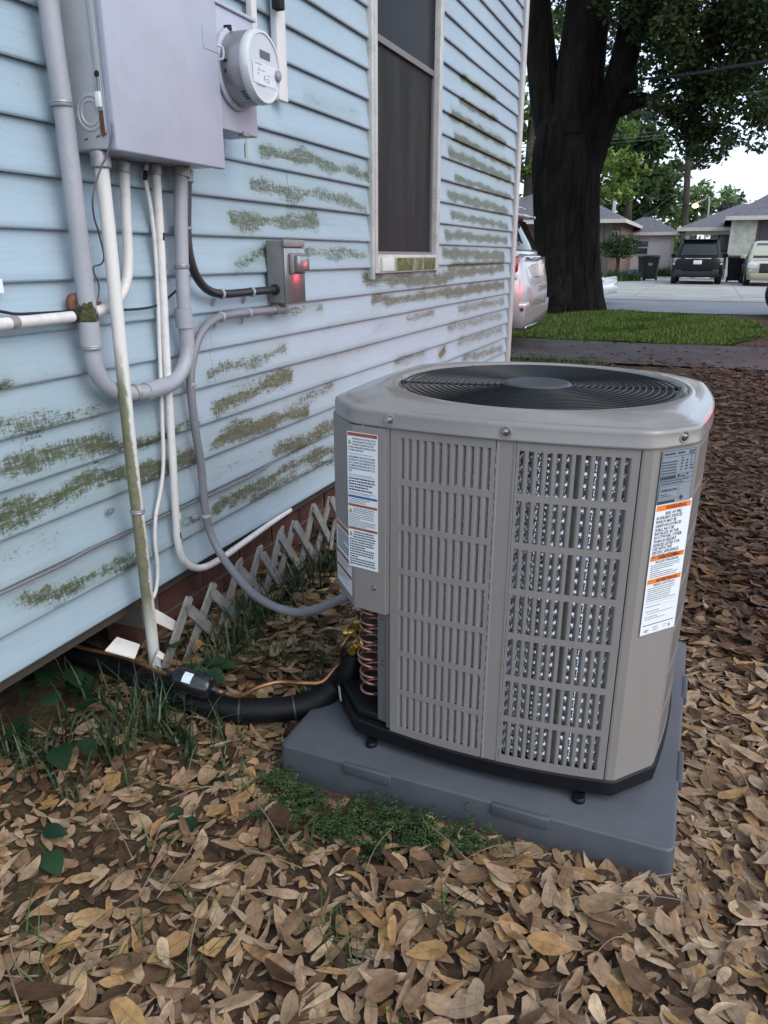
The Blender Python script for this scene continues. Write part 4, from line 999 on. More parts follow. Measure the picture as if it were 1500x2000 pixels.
def pyr(mb, y0, y1, z0, z1, x0, x1, i): mb.loft([[(x0, y0, z0), (x0, y1, z0), (x0, y1, z1), (x0, y0, z1)], [(x1, y0+i, z0+i), (x1, y1-i, z0+i), (x1, y1-i, z1-i), (x1, y0+i, z1-i)]], cap=True)
mb = MB(); pyr(mb, d0+.022, d1-.010, 1.093, 1.158, dx1+.006, dx1+.020, .004); hk = mb.build('handle_cover', DISC, db, bevel=.004)
mb = MB(); pyr(mb, d0+.032, d1-.016, 1.099, 1.152, dx1+.020, dx1+.036, .003); mb.build('handle_front', DISCG, hk, bevel=.004)

# ------------------------------------------------------------------ pipes and cables
GPVC = mat('grey_pvc', (0.33, 0.34, 0.375), 0.42, var=.08, vscale=8, dirt=(.20, .20, .17), dirt_amt=.4, dscale=16)
GPVC2 = mat('dark_grey_pvc', (0.20, 0.205, 0.225), 0.40, var=.10, vscale=10, dirt=(.12, .12, .10), dirt_amt=.3)
WPVC = mat('white_pvc', (0.66, 0.645, 0.625), 0.42, var=.06, vscale=8, dirt=(.36, .32, .26), dirt_amt=.4, dscale=24)
BFLEX = mat('black_flex', (0.022, 0.024, 0.028), 0.38, var=.2, vscale=30)
def mossy_pipe_mat():
    m, nt, b = newmat('mossy_white_pvc'); p = geo_pos(nt)
    sep = nt.nodes.new('ShaderNodeSeparateXYZ'); nt.links.new(p, sep.inputs[0]); z = sep.outputs[2]; y = sep.outputs[1]
    n1 = noise(nt, p, 70, 6, .7, .4); n2 = noise(nt, p, 16, 5, .65)
    up = nt.nodes.new('ShaderNodeMapRange'); nt.links.new(z, up.inputs[0]); up.inputs[1].default_value = .97; up.inputs[2].default_value = .86; up.inputs[3].default_value = 0; up.inputs[4].default_value = 1; 
    dn = nt.nodes.new('ShaderNodeMapRange'); nt.links.new(z, dn.inputs[0]); dn.inputs[1].default_value = .22; dn.inputs[2].default_value = .34; dn.inputs[3].default_value = 0.15; dn.inputs[4].default_value = 1
    sd_ = nt.nodes.new('ShaderNodeMapRange'); nt.links.new(y, sd_.inputs[0]); sd_.inputs[1].default_value = 1.352; sd_.inputs[2].default_value = 1.336; sd_.inputs[3].default_value = -.25; sd_.inputs[4].default_value = .28
    low = nt.nodes.new('ShaderNodeMapRange'); nt.links.new(z, low.inputs[0]); low.inputs[1].default_value = .70; low.inputs[2].default_value = .5; low.inputs[3].default_value = 0; low.inputs[4].default_value = .16
    a = mth(nt, 'ADD', mth(nt, 'ADD', mth(nt, 'MULTIPLY', n1, .5), mth(nt, 'MULTIPLY', n2, .5)), mth(nt, 'ADD', sd_.outputs[0], low.outputs[0]))
    k = mth(nt, 'MULTIPLY', mth(nt, 'SUBTRACT', a, .52), 6, True)
    k = mth(nt, 'MULTIPLY', mth(nt, 'MULTIPLY', k, up.outputs[0]), dn.outputs[0])
    mc_ = ramp(nt, [(.3, (.045, .052, .012)), (.7, (.17, .165, .065))]); nt.links.new(n1, mc_.inputs[0])
    nt.links.new(mixc(nt, mth(nt, 'MULTIPLY', k, .9), (.64, .63, .60), mc_.outputs[0]), b.inputs['Base Color'])
    b.inputs['Roughness'].default_value = .5; bump(nt, b, k, .3, .003); return m
def wpath(pts, off): return [wl(a, b_, off) for a, b_ in pts]
def pipe(name, P, r, m, label, cat='pipe', seg=16, smooth=5, group=None):
    t = thing(name, label, cat, tuple(P[-1] if P[-1][2] < P[0][2] else P[0]), group=group)
    mb = MB(); mb.tube(P, r, seg, smooth=smooth); mb.build('tube', m, t, smooth=True, angle=60); return t
def sleeve(t, name, p, q_, r, m, seg=18):
    p = np.array(p); q_ = np.array(q_); d = q_ - p; L_ = np.linalg.norm(d)
    mb = MB(); mb.lathe(p, d, [(r*.86, 0), (r, .0005), (r, L_*.5), (r, L_-.0005), (r*.86, L_)], seg); return mb.build(name, m, t, smooth=True, angle=40)
def strap(t, p, d, r, wid=.012, m=None, side=-1):
    """one-hole strap: band round the pipe and an ear on the wall; d = pipe direction"""
    p = np.array(p, float); d = np.array(d, float)/np.linalg.norm(d); m = m or GALV
    mb = MB(); mb.lathe(p - d*wid/2, d, [(r+.0002, 0), (r+.0022, .001), (r+.0030, wid*.35), (r+.0018, wid*.5), (r+.0030, wid*.65), (r+.0022, wid-.001), (r+.0002, wid)], 20)
    s = np.cross(d, np.array([1.0, 0, 0])); s /= np.linalg.norm(s); s *= side
    o_ = p + s*(r+.0005) - d*wid/2; o_[0] = WX + .001
    mb.obox(o_, s*.020, d*wid, np.array([.005, 0, 0])); mb.lathe(p*np.array([0, 1, 1]) + np.array([WX+.0055, 0, 0]) + s*(r + .012), (1, 0, 0), [(0, .003), (.004, .0025), (.005, 0)], 10)
    return mb.build('strap', m, t, smooth=True, angle=40)
def vert(y, zs, off): return [np.array([WX + off, y, z]) for z in zs]
# 1 service conduit: down, round a U, up into the panel
off = .036
P = wpath([(94, 0), (122, 200), (150, 430), (172, 612), (180, 690), (190, 728), (212, 757), (244, 769), (300, 762), (338, 746), (358, 718), (366, 684), (361, 632), (357, 560), (353, 430), (353, 327)], off)
P = [P[0] + np.array([0, 0, .9])] + P
r = .0195
t = thing('service_conduit', 'thick grey plastic conduit dropping from above, bending in a U up to the breaker panel', 'conduit', tuple(P[8]))
mb = MB(); mb.tube(P[:5], [r]*5, 20, smooth=4); mb.build('tube', GPVC, t, smooth=True, angle=60)
mb = MB(); mb.tube(P[4:14], [r*.98]*10, 20, smooth=8); mb.build('elbow', GPVC, t, smooth=True, angle=60)
mb = MB(); mb.tube(P[13:], [r*.88]*len(P[13:]), 20, smooth=4); mb.build('tube', GPVC, t, smooth=True, angle=60)
sleeve(t, 'coupling', wl(172, 628, off), wl(178, 678, off), r*1.17, GPVC)
sleeve(t, 'coupling', wl(284, 765, off), wl(322, 754, off), r*1.13, GPVC)
sleeve(t, 'coupling', wl(357, 602, off), wl(361, 640, off), r*1.16, GPVC)
strap(t, wl(120, 203, off), P[2]-P[1], r); strap(t, wl(178, 677, off), (0, .05, -1), r*1.12); strap(t, wl(262, 768, off), (0, 1, .02), r, side=1); strap(t, wl(355, 520, off), (0, 0, 1), r*.88)
sleeve(t, 'fitting', wl(353, 346, off), wl(353, 322, off), r*1.15, GALV)
MOSSB = mat('moss_clump', (.055, .06, .02), .95, var=.6, vscale=80, bmp=1.0, bscale=160)
mb = MB(); mb.lathe(wl(168, 600, off), (0, .06, -1), [(r*.9, -.008), (r*1.05, -.002), (r*1.12, .012), (r*1.22, .022), (r*1.16, .030), (r*.9, .034)], 22)
qm = random.Random(3); mb.v = [(x + qm.uniform(-.002, .002), y + qm.uniform(-.003, .003), z + qm.uniform(-.005, .005)) for x, y, z in mb.v]; mb.build('moss', MOSSB, t, smooth=True)
# 2 white pipe down to the ground, green with algae
YB = 1.343; zt_ = 1.357
t = thing('white_pipe', 'straight white plastic pipe streaked with green algae, running down to the ground', 'pipe', (WX+.062, YB, .05))
mb = MB(); mb.tube(vert(YB+.020, [zt_, 1.2], .058) + vert(YB+.012, [1.0], .0615) + vert(YB+.004, [.7, .5, .25, .04], .063), .0150, 18, smooth=4); mb.build('tube', mossy_pipe_mat(), t, smooth=True, angle=60)
mb = MB(); mb.lathe((WX+.058, YB+.020, 1.357), (0, 0, -1), [(.019, 0), (.021, .004), (.021, .030), (.017, .033)], 18); mb.build('fitting', GALV, t, smooth=True)
strap(t, (WX+.063, YB+.004, .562), (0, 0, 1), .0152)
# 3 white pipe that turns left
P = wpath([(242, 322), (246, 420), (250, 500), (247, 548), (232, 584), (205, 603), (150, 617), (70, 626), (0, 633)], .024); P.append(P[-1] + (P[-1]-P[-2])*6)
t = pipe('white_pipe', P, .0118, WPVC, 'white plastic pipe bending from the panel to run level towards the left edge')
sleeve(t, 'fitting', wl(241, 338, .024), wl(241, 318, .024), .0155, GALV); sleeve(t, 'cable_tie', wl(141, 618, .024), wl(147, 617, .024), .0145, DK); sleeve(t, 'worn_band', wl(18, 631, .024), wl(34, 629, .024), .0122, mat('scuffed_band', (.25, .22, .20), .7))
# 4 white pipe with L bend under the siding
P = wpath([(304, 326), (309, 400), (315, 500), (325, 700), (333, 830), (343, 1000), (347, 1056), (357, 1092)], .021) + [onx(382, 1109, WX+.018), onx(415, 1101, WX+.010), onx(470, 1064, WX), onx(525, 1024, WX-.006), onx(566, 996, WX-.012)]
t = pipe('white_pipe', P, .0103, WPVC, 'thin white plastic pipe down the siding, elbowed along the bottom edge of the wall')
sleeve(t, 'fitting', wl(304, 342, .021), wl(304, 322, .021), .0138, GALV); sleeve(t, 'coupling', wl(344, 1002, .021), wl(345, 1014, .021), .0122, WPVC); sleeve(t, 'burn_mark', wl(346, 1040, .021), wl(347.5, 1052, .021), .0105, mat('burnt_brown', (.035, .02, .012), .9, var=.6, vscale=120)); sleeve(t, 'burn_mark', wl(313, 454, .021), wl(313.6, 470, .021), .0105, mat('burnt_brown', (.035, .02, .012), .9))
# 5 white cable
P = wpath([(287, 322), (284, 350), (293, 400), (301, 460), (307, 540), (311, 660), (316, 800), (319, 900), (314, 955), (304, 1010), (303, 1060), (308, 1105), (306, 1145), (298, 1168), (285, 1175)], .012)
o = thing('white_cable', 'thin loose white cable hanging beside the white pipe, ending under the siding', 'cable', tuple(P[-1])); mb = MB(); mb.tube(P, .0052, 9, smooth=5); mb.build('sheath', WPVC, o, smooth=True, angle=180)
mb = MB(); mb.tube([wl(285, 334, .0135), wl(283, 352, .0135)], .0054, 9); mb.build('tape', DK, o, smooth=True)
# 6 black flexible conduit to the disconnect
P = wpath([(366, 348), (365, 400), (365, 450), (370, 498), (384, 540), (406, 566), (436, 574), (490, 570), (545, 565)], .030)
t = thing('flexible_conduit', 'black ribbed flexible conduit curving from the panel to the disconnect box', 'conduit', tuple(P[-1]))
P2, _ = smooth_path(P, .0, 14); rr = [.0112 + (.0006 if i % 2 else 0) for i in range(len(P2))]
mb = MB(); mb.tube(P2, rr, 14); mb.build('sheath', BFLEX, t, smooth=True, angle=180)
sleeve(t, 'fitting', wl(535, 566, .030), wl(553, 565, .030), .0165, BFLEX); sleeve(t, 'fitting', wl(366, 356, .030), wl(366, 332, .030), .0150, GALV)
strap(t, wl(432, 574, .030), (0, 1, 0), .0115, .010, GPVC, 1); strap(t, wl(491, 570, .030), (0, 1, 0), .0115, .010, GPVC, 1); strap(t, wl(365, 446, .030), (0, 0, 1), .0115, .008, GPVC)
# 7 grey conduit from the disconnect to the unit
P = wpath([(552, 604), (500, 609), (455, 614), (420, 623), (393, 650), (378, 694), (372, 745), (380, 830), (392, 905), (401, 1000)], .026) + [onx(412, 1043, WX+.035), onx(436, 1090, -1.19), onx(486, 1152, -1.07), onx(530, 1182, -.97), onx(582, 1196, -.88), onx(634, 1184, -.79), onx(690, 1158, -.70)]
t = thing('grey_conduit', 'grey flexible conduit looping from the disconnect box down to the condenser', 'conduit', tuple(P[10]))
mb = MB(); mb.tube(P, .0115, 16, smooth=8); mb.build('sheath', GPVC2, t, smooth=True, angle=180)
sleeve(t, 'fitting', wl(537, 605, .026), wl(553, 604, .026), .0155, GPVC2)
strap(t, wl(432, 619, .026), (0, 1, 0), .0117, .009, GPVC, 1); strap(t, wl(485, 611, .026), (0, 1, 0), .0117, .009, GPVC, 1); strap(t, wl(374, 751, .026), (0, .1, 1), .0117, .010, GPVC); strap(t, wl(402, 1008, .026), (0, .1, 1), .0117, .010, GPVC)
# 8 thin wires
def wire(name, P, r, m, label, cat='wire'):
    o = MB(); o.tube(P, r, 7, smooth=6); ob = o.build(name, m, None, org=tuple(P[-1]), smooth=True, angle=180); return tag(ob, label, cat)
GW = mat('grey_wire', (.13, .13, .14), .5); BW = mat('black_wire', (.012, .012, .013), .45)
wire('thin_wire', [ony(218, 240, e0-.006), ony(219, 262, e0-.010), ony(210, 300, e0-.012), wl(198, 326, .088), wl(186, 362, .072), wl(181, 392, .062), wl(184, 425, .040), wl(193, 455, .028), wl(203, 500, .024), wl(197, 516, .020), wl(184, 520, .016), wl(183, 532, .014), wl(192, 552, .013), wl(193, 572, .013), wl(190, 592, .016)], .0021, GW, 'thin grey wire trailing from the panel latch down to the rusty clamp')
pc = wpath([(0, 608), (30, 613), (70, 612), (140, 608), (200, 606), (265, 604), (305, 597), (330, 580), (345, 567)], .010); pc = [pc[0] + (pc[0]-pc[1])*5] + pc
wire('black_cable', pc, .0030, BW, 'thin black cable strung level across the siding behind the pipes', 'cable')
pc = [wl(*p_, .006) for p_ in [(0, 1160), (60, 1132), (120, 1104), (178, 1072), (235, 1047), (300, 1017), (345, 995), (420, 963), (490, 930), (530, 905)]]; pc = [pc[0] + (pc[0]-pc[1])*4] + pc
wire('grey_cable', pc, .0040, mat('weathered_cable', (.16, .16, .165), .6), 'grey cable tucked along a lap of the siding above the bottom edge', 'cable')
# rusty clamp with a dead leaf-like tongue
rc_ = thing('ground_clamp', 'rusty brown clamp behind the thick grey conduit', 'clamp', tuple(wl(150, 605, .01)))
mb = MB(); c0 = wl(146, 594, .012); mb.lathe(c0, (1, .1, 0), [(.0, .012), (.018, .011), (.024, .004), (.022, -.006), (.0, -.008)], 14); mb.build('shell', RUSTM, rc_, smooth=True)
mb = MB(); mb.add([wl(180, 592, .014), wl(197, 588, .020), wl(194, 600, .018), wl(181, 612, .010)], [(0, 1, 2, 3)]); mb.build('tongue', RUSTM, rc_, solid=.003)
# white card at the left edge
mb = MB(); a = wl(-14, 545, .004); b_ = wl(7, 572, .004); mb.box((a[0], a[1], b_[2]), (a[0]+.002, b_[1], a[2])); o = mb.build('paper_tag', PAPER, None, org=tuple(b_)); tag(o, 'white card tag on the siding at the left edge', 'tag')

# ------------------------------------------------------------------ refrigerant lines
FOAM = mat('black_foam_insulation', (0.005, 0.0055, 0.007), 0.5, var=.3, vscale=14, bmp=.10, bscale=90, spec=.18)
LP = [onz(100, 1240, .15), onz(140, 1268, .15), onz(215, 1298, .135), onz(290, 1333, .115), onz(360, 1363, .095), onz(420, 1381, .080), onz(500, 1388, .070), onz(575, 1382, .068), onz(625, 1364, .082), onz(660, 1335, .110), onz(684, 1300, .150), onz(704, 1262, .205)]
LP[-1] = vb2 + np.array([-.004, -.012, -.02]); LP[-2] = LP[-1] + np.array([-.012, -.015, -.055]); LP = [LP[0] + (LP[0]-LP[1])*5] + LP
ls = thing('refrigerant_line', 'thick black foam-insulated refrigerant line curving along the ground into the unit', 'pipe', tuple(LP[7]))
rr = [.031]*(len(LP)-2) + [.029, .021]
mb = MB(); mb.tube(LP, rr, 20, smooth=8); mb.build('insulation', FOAM, ls, smooth=True, angle=180)
for (px, py, z) in ((275, 1326, .119), (352, 1360, .097), (468, 1387, .073), (574, 1382, .068)):
    c = onz(px, py, z); i = min(range(len(LP)), key=lambda k: np.linalg.norm(LP[k]-c)); d = LP[min(i+1, len(LP)-1)] - LP[i-1]; d /= np.linalg.norm(d)
    mb = MB(); mb.lathe(c - d*.003, d, [(.0300, 0), (.0322, .0008), (.0322, .0052), (.0300, .006)], 24); mb.build('zip_tie', BFLEX, ls, smooth=True)
DRY = mat('gloss_black', (.010, .010, .012), .22, var=.1, coat=.4)
fd = thing('filter_drier', 'short glossy black cylinder drier with a small white label, lying on the insulated line', 'filter drier', tuple(onz(372, 1340, .13)))
a = onz(334, 1320, .168); b_ = onz(416, 1346, .148); d = b_ - a; Ld = np.linalg.norm(d)
mb = MB(); mb.lathe(a, d, [(.0, -.012), (.007, -.012), (.009, .0), (.020, .004), (.028, .012), (.030, .020), (.030, Ld-.022), (.0285, Ld-.018), (.0285, Ld-.010), (.024, Ld-.003), (.009, Ld), (.007, Ld+.012), (0, Ld+.012)], 28); mb.build('shell', DRY, fd, smooth=True, angle=50)
dn = d/Ld; upv = np.array([0, 0, 1.0]); sd_ = np.cross(dn, upv); sd_ /= np.linalg.norm(sd_); un = np.cross(sd_, dn)
V = []
for i in range(7):
    an = R(28 + 52*i/6)
    for s in (.042, .066): V.append(a + dn*(s*Ld/.118) + (sd_*math.cos(an) + un*math.sin(an))*.0304)
mb = MB(); mb.add(V, [(2*i, 2*i+1, 2*i+3, 2*i+2) for i in range(6)]); mb.build('label', mat('drier_label', (.62, .70, .74), .4, var=.12, vscale=90), fd, smooth=True)
CP = [onz(60, 1225, .20), onz(150, 1262, .19), onz(240, 1283, .18), onz(300, 1308, .172), a - dn*.01]
mb = MB(); cl = thing('copper_line', 'bare copper liquid line running past the drier to the brass valve', 'pipe', tuple(onz(540, 1335, .10)))
mb.tube(CP, .0052, 10, smooth=6); mb.build('tube', CUB, cl, smooth=True, angle=180)
CP = [b_ + dn*.008, b_ + dn*.030, onz(470, 1359, .118), onz(505, 1342, .118), onz(545, 1332, .118), onz(590, 1334, .120), onz(628, 1332, .122), onz(652, 1308, .145), onz(668, 1288, .175), vb + np.array([-.030, -.045, -.035]), vb + np.array([-.012, -.018, -.004])]
mb = MB(); mb.tube(CP, .0054, 10, smooth=7); mb.build('tube', CUB, cl, smooth=True, angle=180)
mb = MB(); mb.tube([b_ + dn*.008, b_ + dn*.036], .0072, 10); mb.build('braze_joint', mat('burnt_braze', (.06, .05, .045), .6, metal=.5, var=.5, vscale=120), cl, smooth=True)

# ------------------------------------------------------------------ broken lattice and scrap boards
LATW = mat('weathered_lattice', (0.25, 0.24, 0.225), 0.8, var=.22, vscale=16, bmp=.4, bscale=90, dirt=(.10, .10, .085), dirt_amt=.6, dscale=30)
lt = thing('lattice_panel', 'broken weathered white diagonal lattice leaning along the brick footing', 'lattice', (-1.2, 1.95, .06))
def slat(p, q_, w, x, th=.007, tip=.35):
    p = np.array(p, float); q_ = np.array(q_, float); d = q_ - p; d /= np.linalg.norm(d); n_ = np.array([-d[1], d[0]])*w/2
    k = tip*w
    poly = [p - n_, p + n_, q_ + n_ - d*k*.2, q_ - n_*.2 + d*k, q_ - n_]
    mb = MB(); N_ = len(poly)
    mb.add([(x, a_[0], a_[1]) for a_ in poly] + [(x+th, a_[0], a_[1]) for a_ in poly], [tuple(range(N_)), tuple(range(2*N_-1, N_-1, -1))] + [(i, N_+i, N_+(i+1) % N_, (i+1) % N_) for i in range(N_)])
    return mb.build('slat', LATW, lt)
peaks = [(1.500, .262), (1.615, .263), (1.752, .270), (1.872, .278), (1.998, .293), (2.10, .299), (2.24, .305), (2.375, .306), (2.50, .30), (2.64, .305), (2.78, .30)]
ql = random.Random(4)
for i, (y, z) in enumerate(peaks):
    a_ = ql.uniform(-.02, .02); slat((y - .17 + a_, .04), (y + .008, z - ql.uniform(0, .02)), .029, -1.207 + ql.uniform(-.003, .003), tip=ql.uniform(.0, .9))
    a_ = ql.uniform(-.02, .02); slat((y + .16 + a_, .045), (y - .006 + ql.uniform(-.01, .01), z - ql.uniform(0, .035)), .030, -1.198 + ql.uniform(-.002, .003), tip=ql.uniform(.0, .9))
SCRAP = mat('scrap_white_board', (.66, .63, .58), .6, var=.08, dirt=(.25, .22, .16), dirt_amt=.4)
def scrap(pts, th, label):
    P_ = [np.array(p) for p in pts]; n_ = np.cross(P_[1]-P_[0], P_[3]-P_[0]); n_ /= np.linalg.norm(n_)
    if n_[2] < 0: n_ = -n_
    mb = MB(); mb.add(P_ + [p + n_*th for p in P_], [(0, 3, 2, 1), (4, 5, 6, 7), (0, 1, 5, 4), (1, 2, 6, 5), (2, 3, 7, 6), (3, 0, 4, 7)])
    o = mb.build('scrap_board', SCRAP, None, org=tuple(sum(P_)/4), bevel=.001); return tag(o, label, 'board')
scrap([onx(204, 1272, -1.20), onx(262, 1288, -1.16), onx(272, 1262, -1.19), onx(226, 1247, -1.23)], .006, 'white board scrap lying flat left of the algae-streaked pipe')
scrap([onx(292, 1212, -1.235), onx(338, 1234, -1.215), onx(342, 1214, -1.225), onx(296, 1187, -1.245)], .006, 'white board scrap tilted against the brick behind the pipe')
scrap([onx(304, 1282, -1.15), onx(316, 1290, -1.14), onx(320, 1280, -1.15), onx(308, 1272, -1.16)], .005, 'small white splinter of board on the ground right of the algae-streaked pipe')

# ================================================================== LEAF LITTER
LEAFSTOPS = [(0.0, (0.045, 0.026, 0.015)), (0.14, (0.10, 0.062, 0.038)), (0.28, (0.20, 0.135, 0.086)), (0.44, (0.32, 0.235, 0.16)), (0.60, (0.39, 0.30, 0.215)), (0.72, (0.28, 0.225, 0.17)), (0.82, (0.30, 0.185, 0.095)), (0.90, (0.36, 0.24, 0.11)), (0.95, (0.46, 0.375, 0.27)), (1.0, (0.17, 0.115, 0.073))]
LEAFSTOPS = [(p_, (c[0]*1.20, c[1]*1.12, c[2]*1.03)) for p_, c in LEAFSTOPS]
DRYLEAF = leaf_mat('dry_oak_leaf', LEAFSTOPS, rough=.55, trans=.12, vein=True)
def leaf_geo(q, L_, nu):
    """one dry leaf: ordinary, broad, narrow, broken off or rolled up"""
    k = q.random(); wr = q.uniform(.26, .48); u0, u1 = 0.0, 1.0; roll = 0.0
    if k < .14: wr = q.uniform(.52, .74)
    elif k < .24: wr = q.uniform(.16, .25)
    elif k < .40: u0, u1 = (q.uniform(.25, .5), 1.0) if q.random() < .5 else (0.0, q.uniform(.5, .75))
    elif k < .52: roll = q.uniform(1.2, 2.6)*q.choice((-1, 1))
    fold = q.uniform(-.12, .22); cl_ = q.uniform(-.45, .65); tw = q.uniform(-.7, .7); sk = q.uniform(.95, 1.7); ex_ = q.uniform(.42, .68); jag = q.uniform(.03, .13); ph = q.uniform(0, 6.28); V = []; UV = []
    for i in range(nu+1):
        s_ = .5 - .5*math.cos(math.pi*i/nu); u = u0 + (u1 - u0)*s_; w = L_*wr*.5*max(0.004, math.sin(math.pi*min(.9995, max(.0005, u))**sk))**ex_
        zc = cl_*L_*(u-.5)**2*.9
        for v in (-1, 0, 1):
            t = tw*(u-.5)*1.2; wv = w*(1 + jag*math.sin(u*15 + ph + 2*v)); x = (u-.5)*L_
            if i in (0, nu) and (u0 > 0 or u1 < 1): x += q.uniform(-.05, .05)*L_
            if roll: y = wv*math.sin(v*abs(roll)*.6)/abs(roll)*1.4; z = zc + math.copysign(wv*(1 - math.cos(v*roll*.6))*.9, roll)
            else: y = v*wv*math.cos(t); z = zc + abs(v)*wv*fold*.9 + v*wv*math.sin(t)
            V.append((x, y + .03*L_*math.sin(u*5+tw*7), z)); UV.append((u, .5 + v*.5))
    F = [(3*i+j, 3*i+3+j, 3*i+4+j, 3*i+1+j) for i in range(nu) for j in range(2)]
    return np.array(V), F, UV
ql = random.Random(31)
TPL = [leaf_geo(ql, 1.0, 7) for _ in range(60)]; TPL_LO = [leaf_geo(ql, 1.0, 4) for _ in range(20)]
def pose(V, L_, x, y, z, yaw, tx, ty):
    M = Matrix.Rotation(yaw, 3, 'Z') @ Matrix.Rotation(tx, 3, 'X') @ Matrix.Rotation(ty, 3, 'Y')
    W = (V*L_) @ np.array(M).T
    lo = W[:, 2].min(); W[:, 2] -= lo*.75; return W + np.array([x, y, z])
def blocked(x, y):
    if PX0-.012 < x < PX1+.012 and PY0-.012 < y < PY1+.012: return True
    return x < WX-.05 and y < 5.4
def to_px(p):
    d = np.array(p) - CAM; f = d@FWD
    return (750 + F_PX*(d@RGT)/f, 1000 - F_PX*(d@UPV)/f, f) if f > .05 else None
spots = []
def scatter(n, x0, x1, y0, y1, dens=None, lo=False, smin=.045, smax=.095, top=.035):
    k = 0
    while k < n:
        x = ql.uniform(x0, x1); y = ql.uniform(y0, y1); k += 1
        if blocked(x, y) or (dens and ql.random() > dens(x, y)): continue
        L_ = (smin + (smax - smin)*ql.betavariate(2, 1.6))*(1.0 if ql.random() > .05 else 1.15)
        nearpad = max(0, PX0-x, x-PX1, PY0-y, y-PY1); tp_ = min(top, .004 + .16*nearpad) if nearpad < .16 else top
        spots.append((x, y, gh(x, y) + ql.random()**1.5*tp_ - (.006 if nearpad < .1 else 0), L_, ql.uniform(0, 6.283), ql.gauss(0, .125), ql.gauss(0, .11), lo))
def dens_near(x, y):
    wall = sstep(-.80, -1.0, x)
    gr = .55 + .45*math.sin(x*4.1 + 2.2*y + .7)*math.sin(y*3.7 - x*1.9) if x < -.45 and y > .95 else 1.0
    return (1 - .45*wall)*max(.35, gr)
scatter(8600, -1.32, 1.3, .45, 2.3, dens_near, False, .028, .083, .024)
scatter(9000, -1.3, 1.2, .45, 2.3, None, True, .014, .040, .020)
scatter(2600, -1.4, -.7, 1.2, 3.4, None, False, .04, .08)
scatter(5200, .06, .75, 1.2, 4.2, None, False, .045, .085, .04)
scatter(5200, .0, 1.4, 3.6, 8.9, None, True, .05, .10, .04)
scatter(3000, -1.3, 3.2, 2.1, 9.0, None, True, .06, .11)
scatter(2500, -1.6, 3.0, -1.2, .6, None, True, .05, .10)
scatter(2600, -3, 3, 8.6, 11.3, lambda x, y: .75 if y < 9.6 else .35, True, .05, .10, .03)
scatter(900, .2, 3, 11, 16.4, None, True, .05, .11, .03)
scored = []
for i, s in enumerate(spots):
    pp = to_px(s[:3])
    if pp and -20 < pp[0] < 1520 and 640 < pp[1] < 2010: scored.append((s[3]/pp[2]*(1 + 14*(s[2] - gh(s[0], s[1]))), i))
scored.sort(reverse=True); top300 = {i for _, i in scored[:300]}
for k, (sc_, i) in enumerate(scored[:300]):
    if i < 0: break
LM = []
for k in range(24):
    V, F, UV = TPL[k]; me = mesh_tone('leaf', V, F, [0.0]*len(F), UV); me.materials.append(DRYLEAF); me.shade_smooth(); LM.append(me)
q3 = random.Random(77)
SHADE_MULCH = leaf_mat('shade_mulch_leaf', [(p_, tuple(c_*k for c_, k in zip(c, (.37, .30, .29)))) for p_, c in LEAFSTOPS], rough=.6, trans=.1, vein=True)  # mulch leaf tones darkened to paint in the light falloff beyond the pad
MV = []; MF = []; MT = []; MU = []; mnv = 0
V = []; F = []; T = []; UVs = []; nv = 0
for i, (x, y, z, L_, yaw, tx, ty, lo) in enumerate(spots):
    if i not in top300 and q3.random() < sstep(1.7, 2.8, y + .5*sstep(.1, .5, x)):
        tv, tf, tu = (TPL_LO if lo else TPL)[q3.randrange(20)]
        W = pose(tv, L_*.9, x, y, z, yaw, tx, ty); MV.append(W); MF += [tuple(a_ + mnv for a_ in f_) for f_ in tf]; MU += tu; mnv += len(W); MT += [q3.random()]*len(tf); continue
    if i in top300:
        o = bpy.data.objects.new('leaf', LM[q3.randrange(24)]); col.objects.link(o); o.parent = ground
        o.location = (x, y, z + .006 + L_*.05); o.rotation_euler = (tx*.8, ty*.8, yaw); o.scale = (L_, L_, L_); continue
    tv, tf, tu = (TPL_LO if lo else TPL)[q3.randrange(20 if lo else 60)]
    W = pose(tv, L_, x, y, z, yaw, tx, ty); V.append(W); F += [tuple(a_ + nv for a_ in f_) for f_ in tf]; UVs += tu; nv += len(W); T += [q3.random()]*len(tf)
me = mesh_tone('leaf_litter', np.concatenate(V), F, T, UVs); me.shade_smooth()
lit = link('leaf_litter', me, DRYLEAF, ground); lit['kind'] = 'stuff'
me = mesh_tone('shaded_leaf_mulch', np.concatenate(MV), MF, MT, MU); me.shade_smooth(); ml = link('shaded_leaf_mulch', me, SHADE_MULCH, ground); ml['kind'] = 'stuff'
# straw and twigs
mb = MB()
for k in range(150):
    x = ql.uniform(-1.1, 1.0); y = ql.uniform(.5, 2.2)
    if blocked(x, y): continue
    a = ql.uniform(0, 6.283); L_ = ql.uniform(.06, .26); be = ql.uniform(-.5, .5); z = gh(x, y) + .03
    P = [(x + math.cos(a + be*t)*L_*t, y + math.sin(a + be*t)*L_*t, z + .012*math.sin(t*3.1 + be*3)) for t in (0, .33, .66, 1)]
    if any(blocked(p[0], p[1]) for p in P): continue
    mb.tube(P, ql.uniform(.0006, .0017), 5, smooth=3)
tw = mb.build('twigs', mat('straw', (.20, .15, .10), .8, var=.4, vscale=30), ground, smooth=True, angle=180); tw['kind'] = 'stuff'

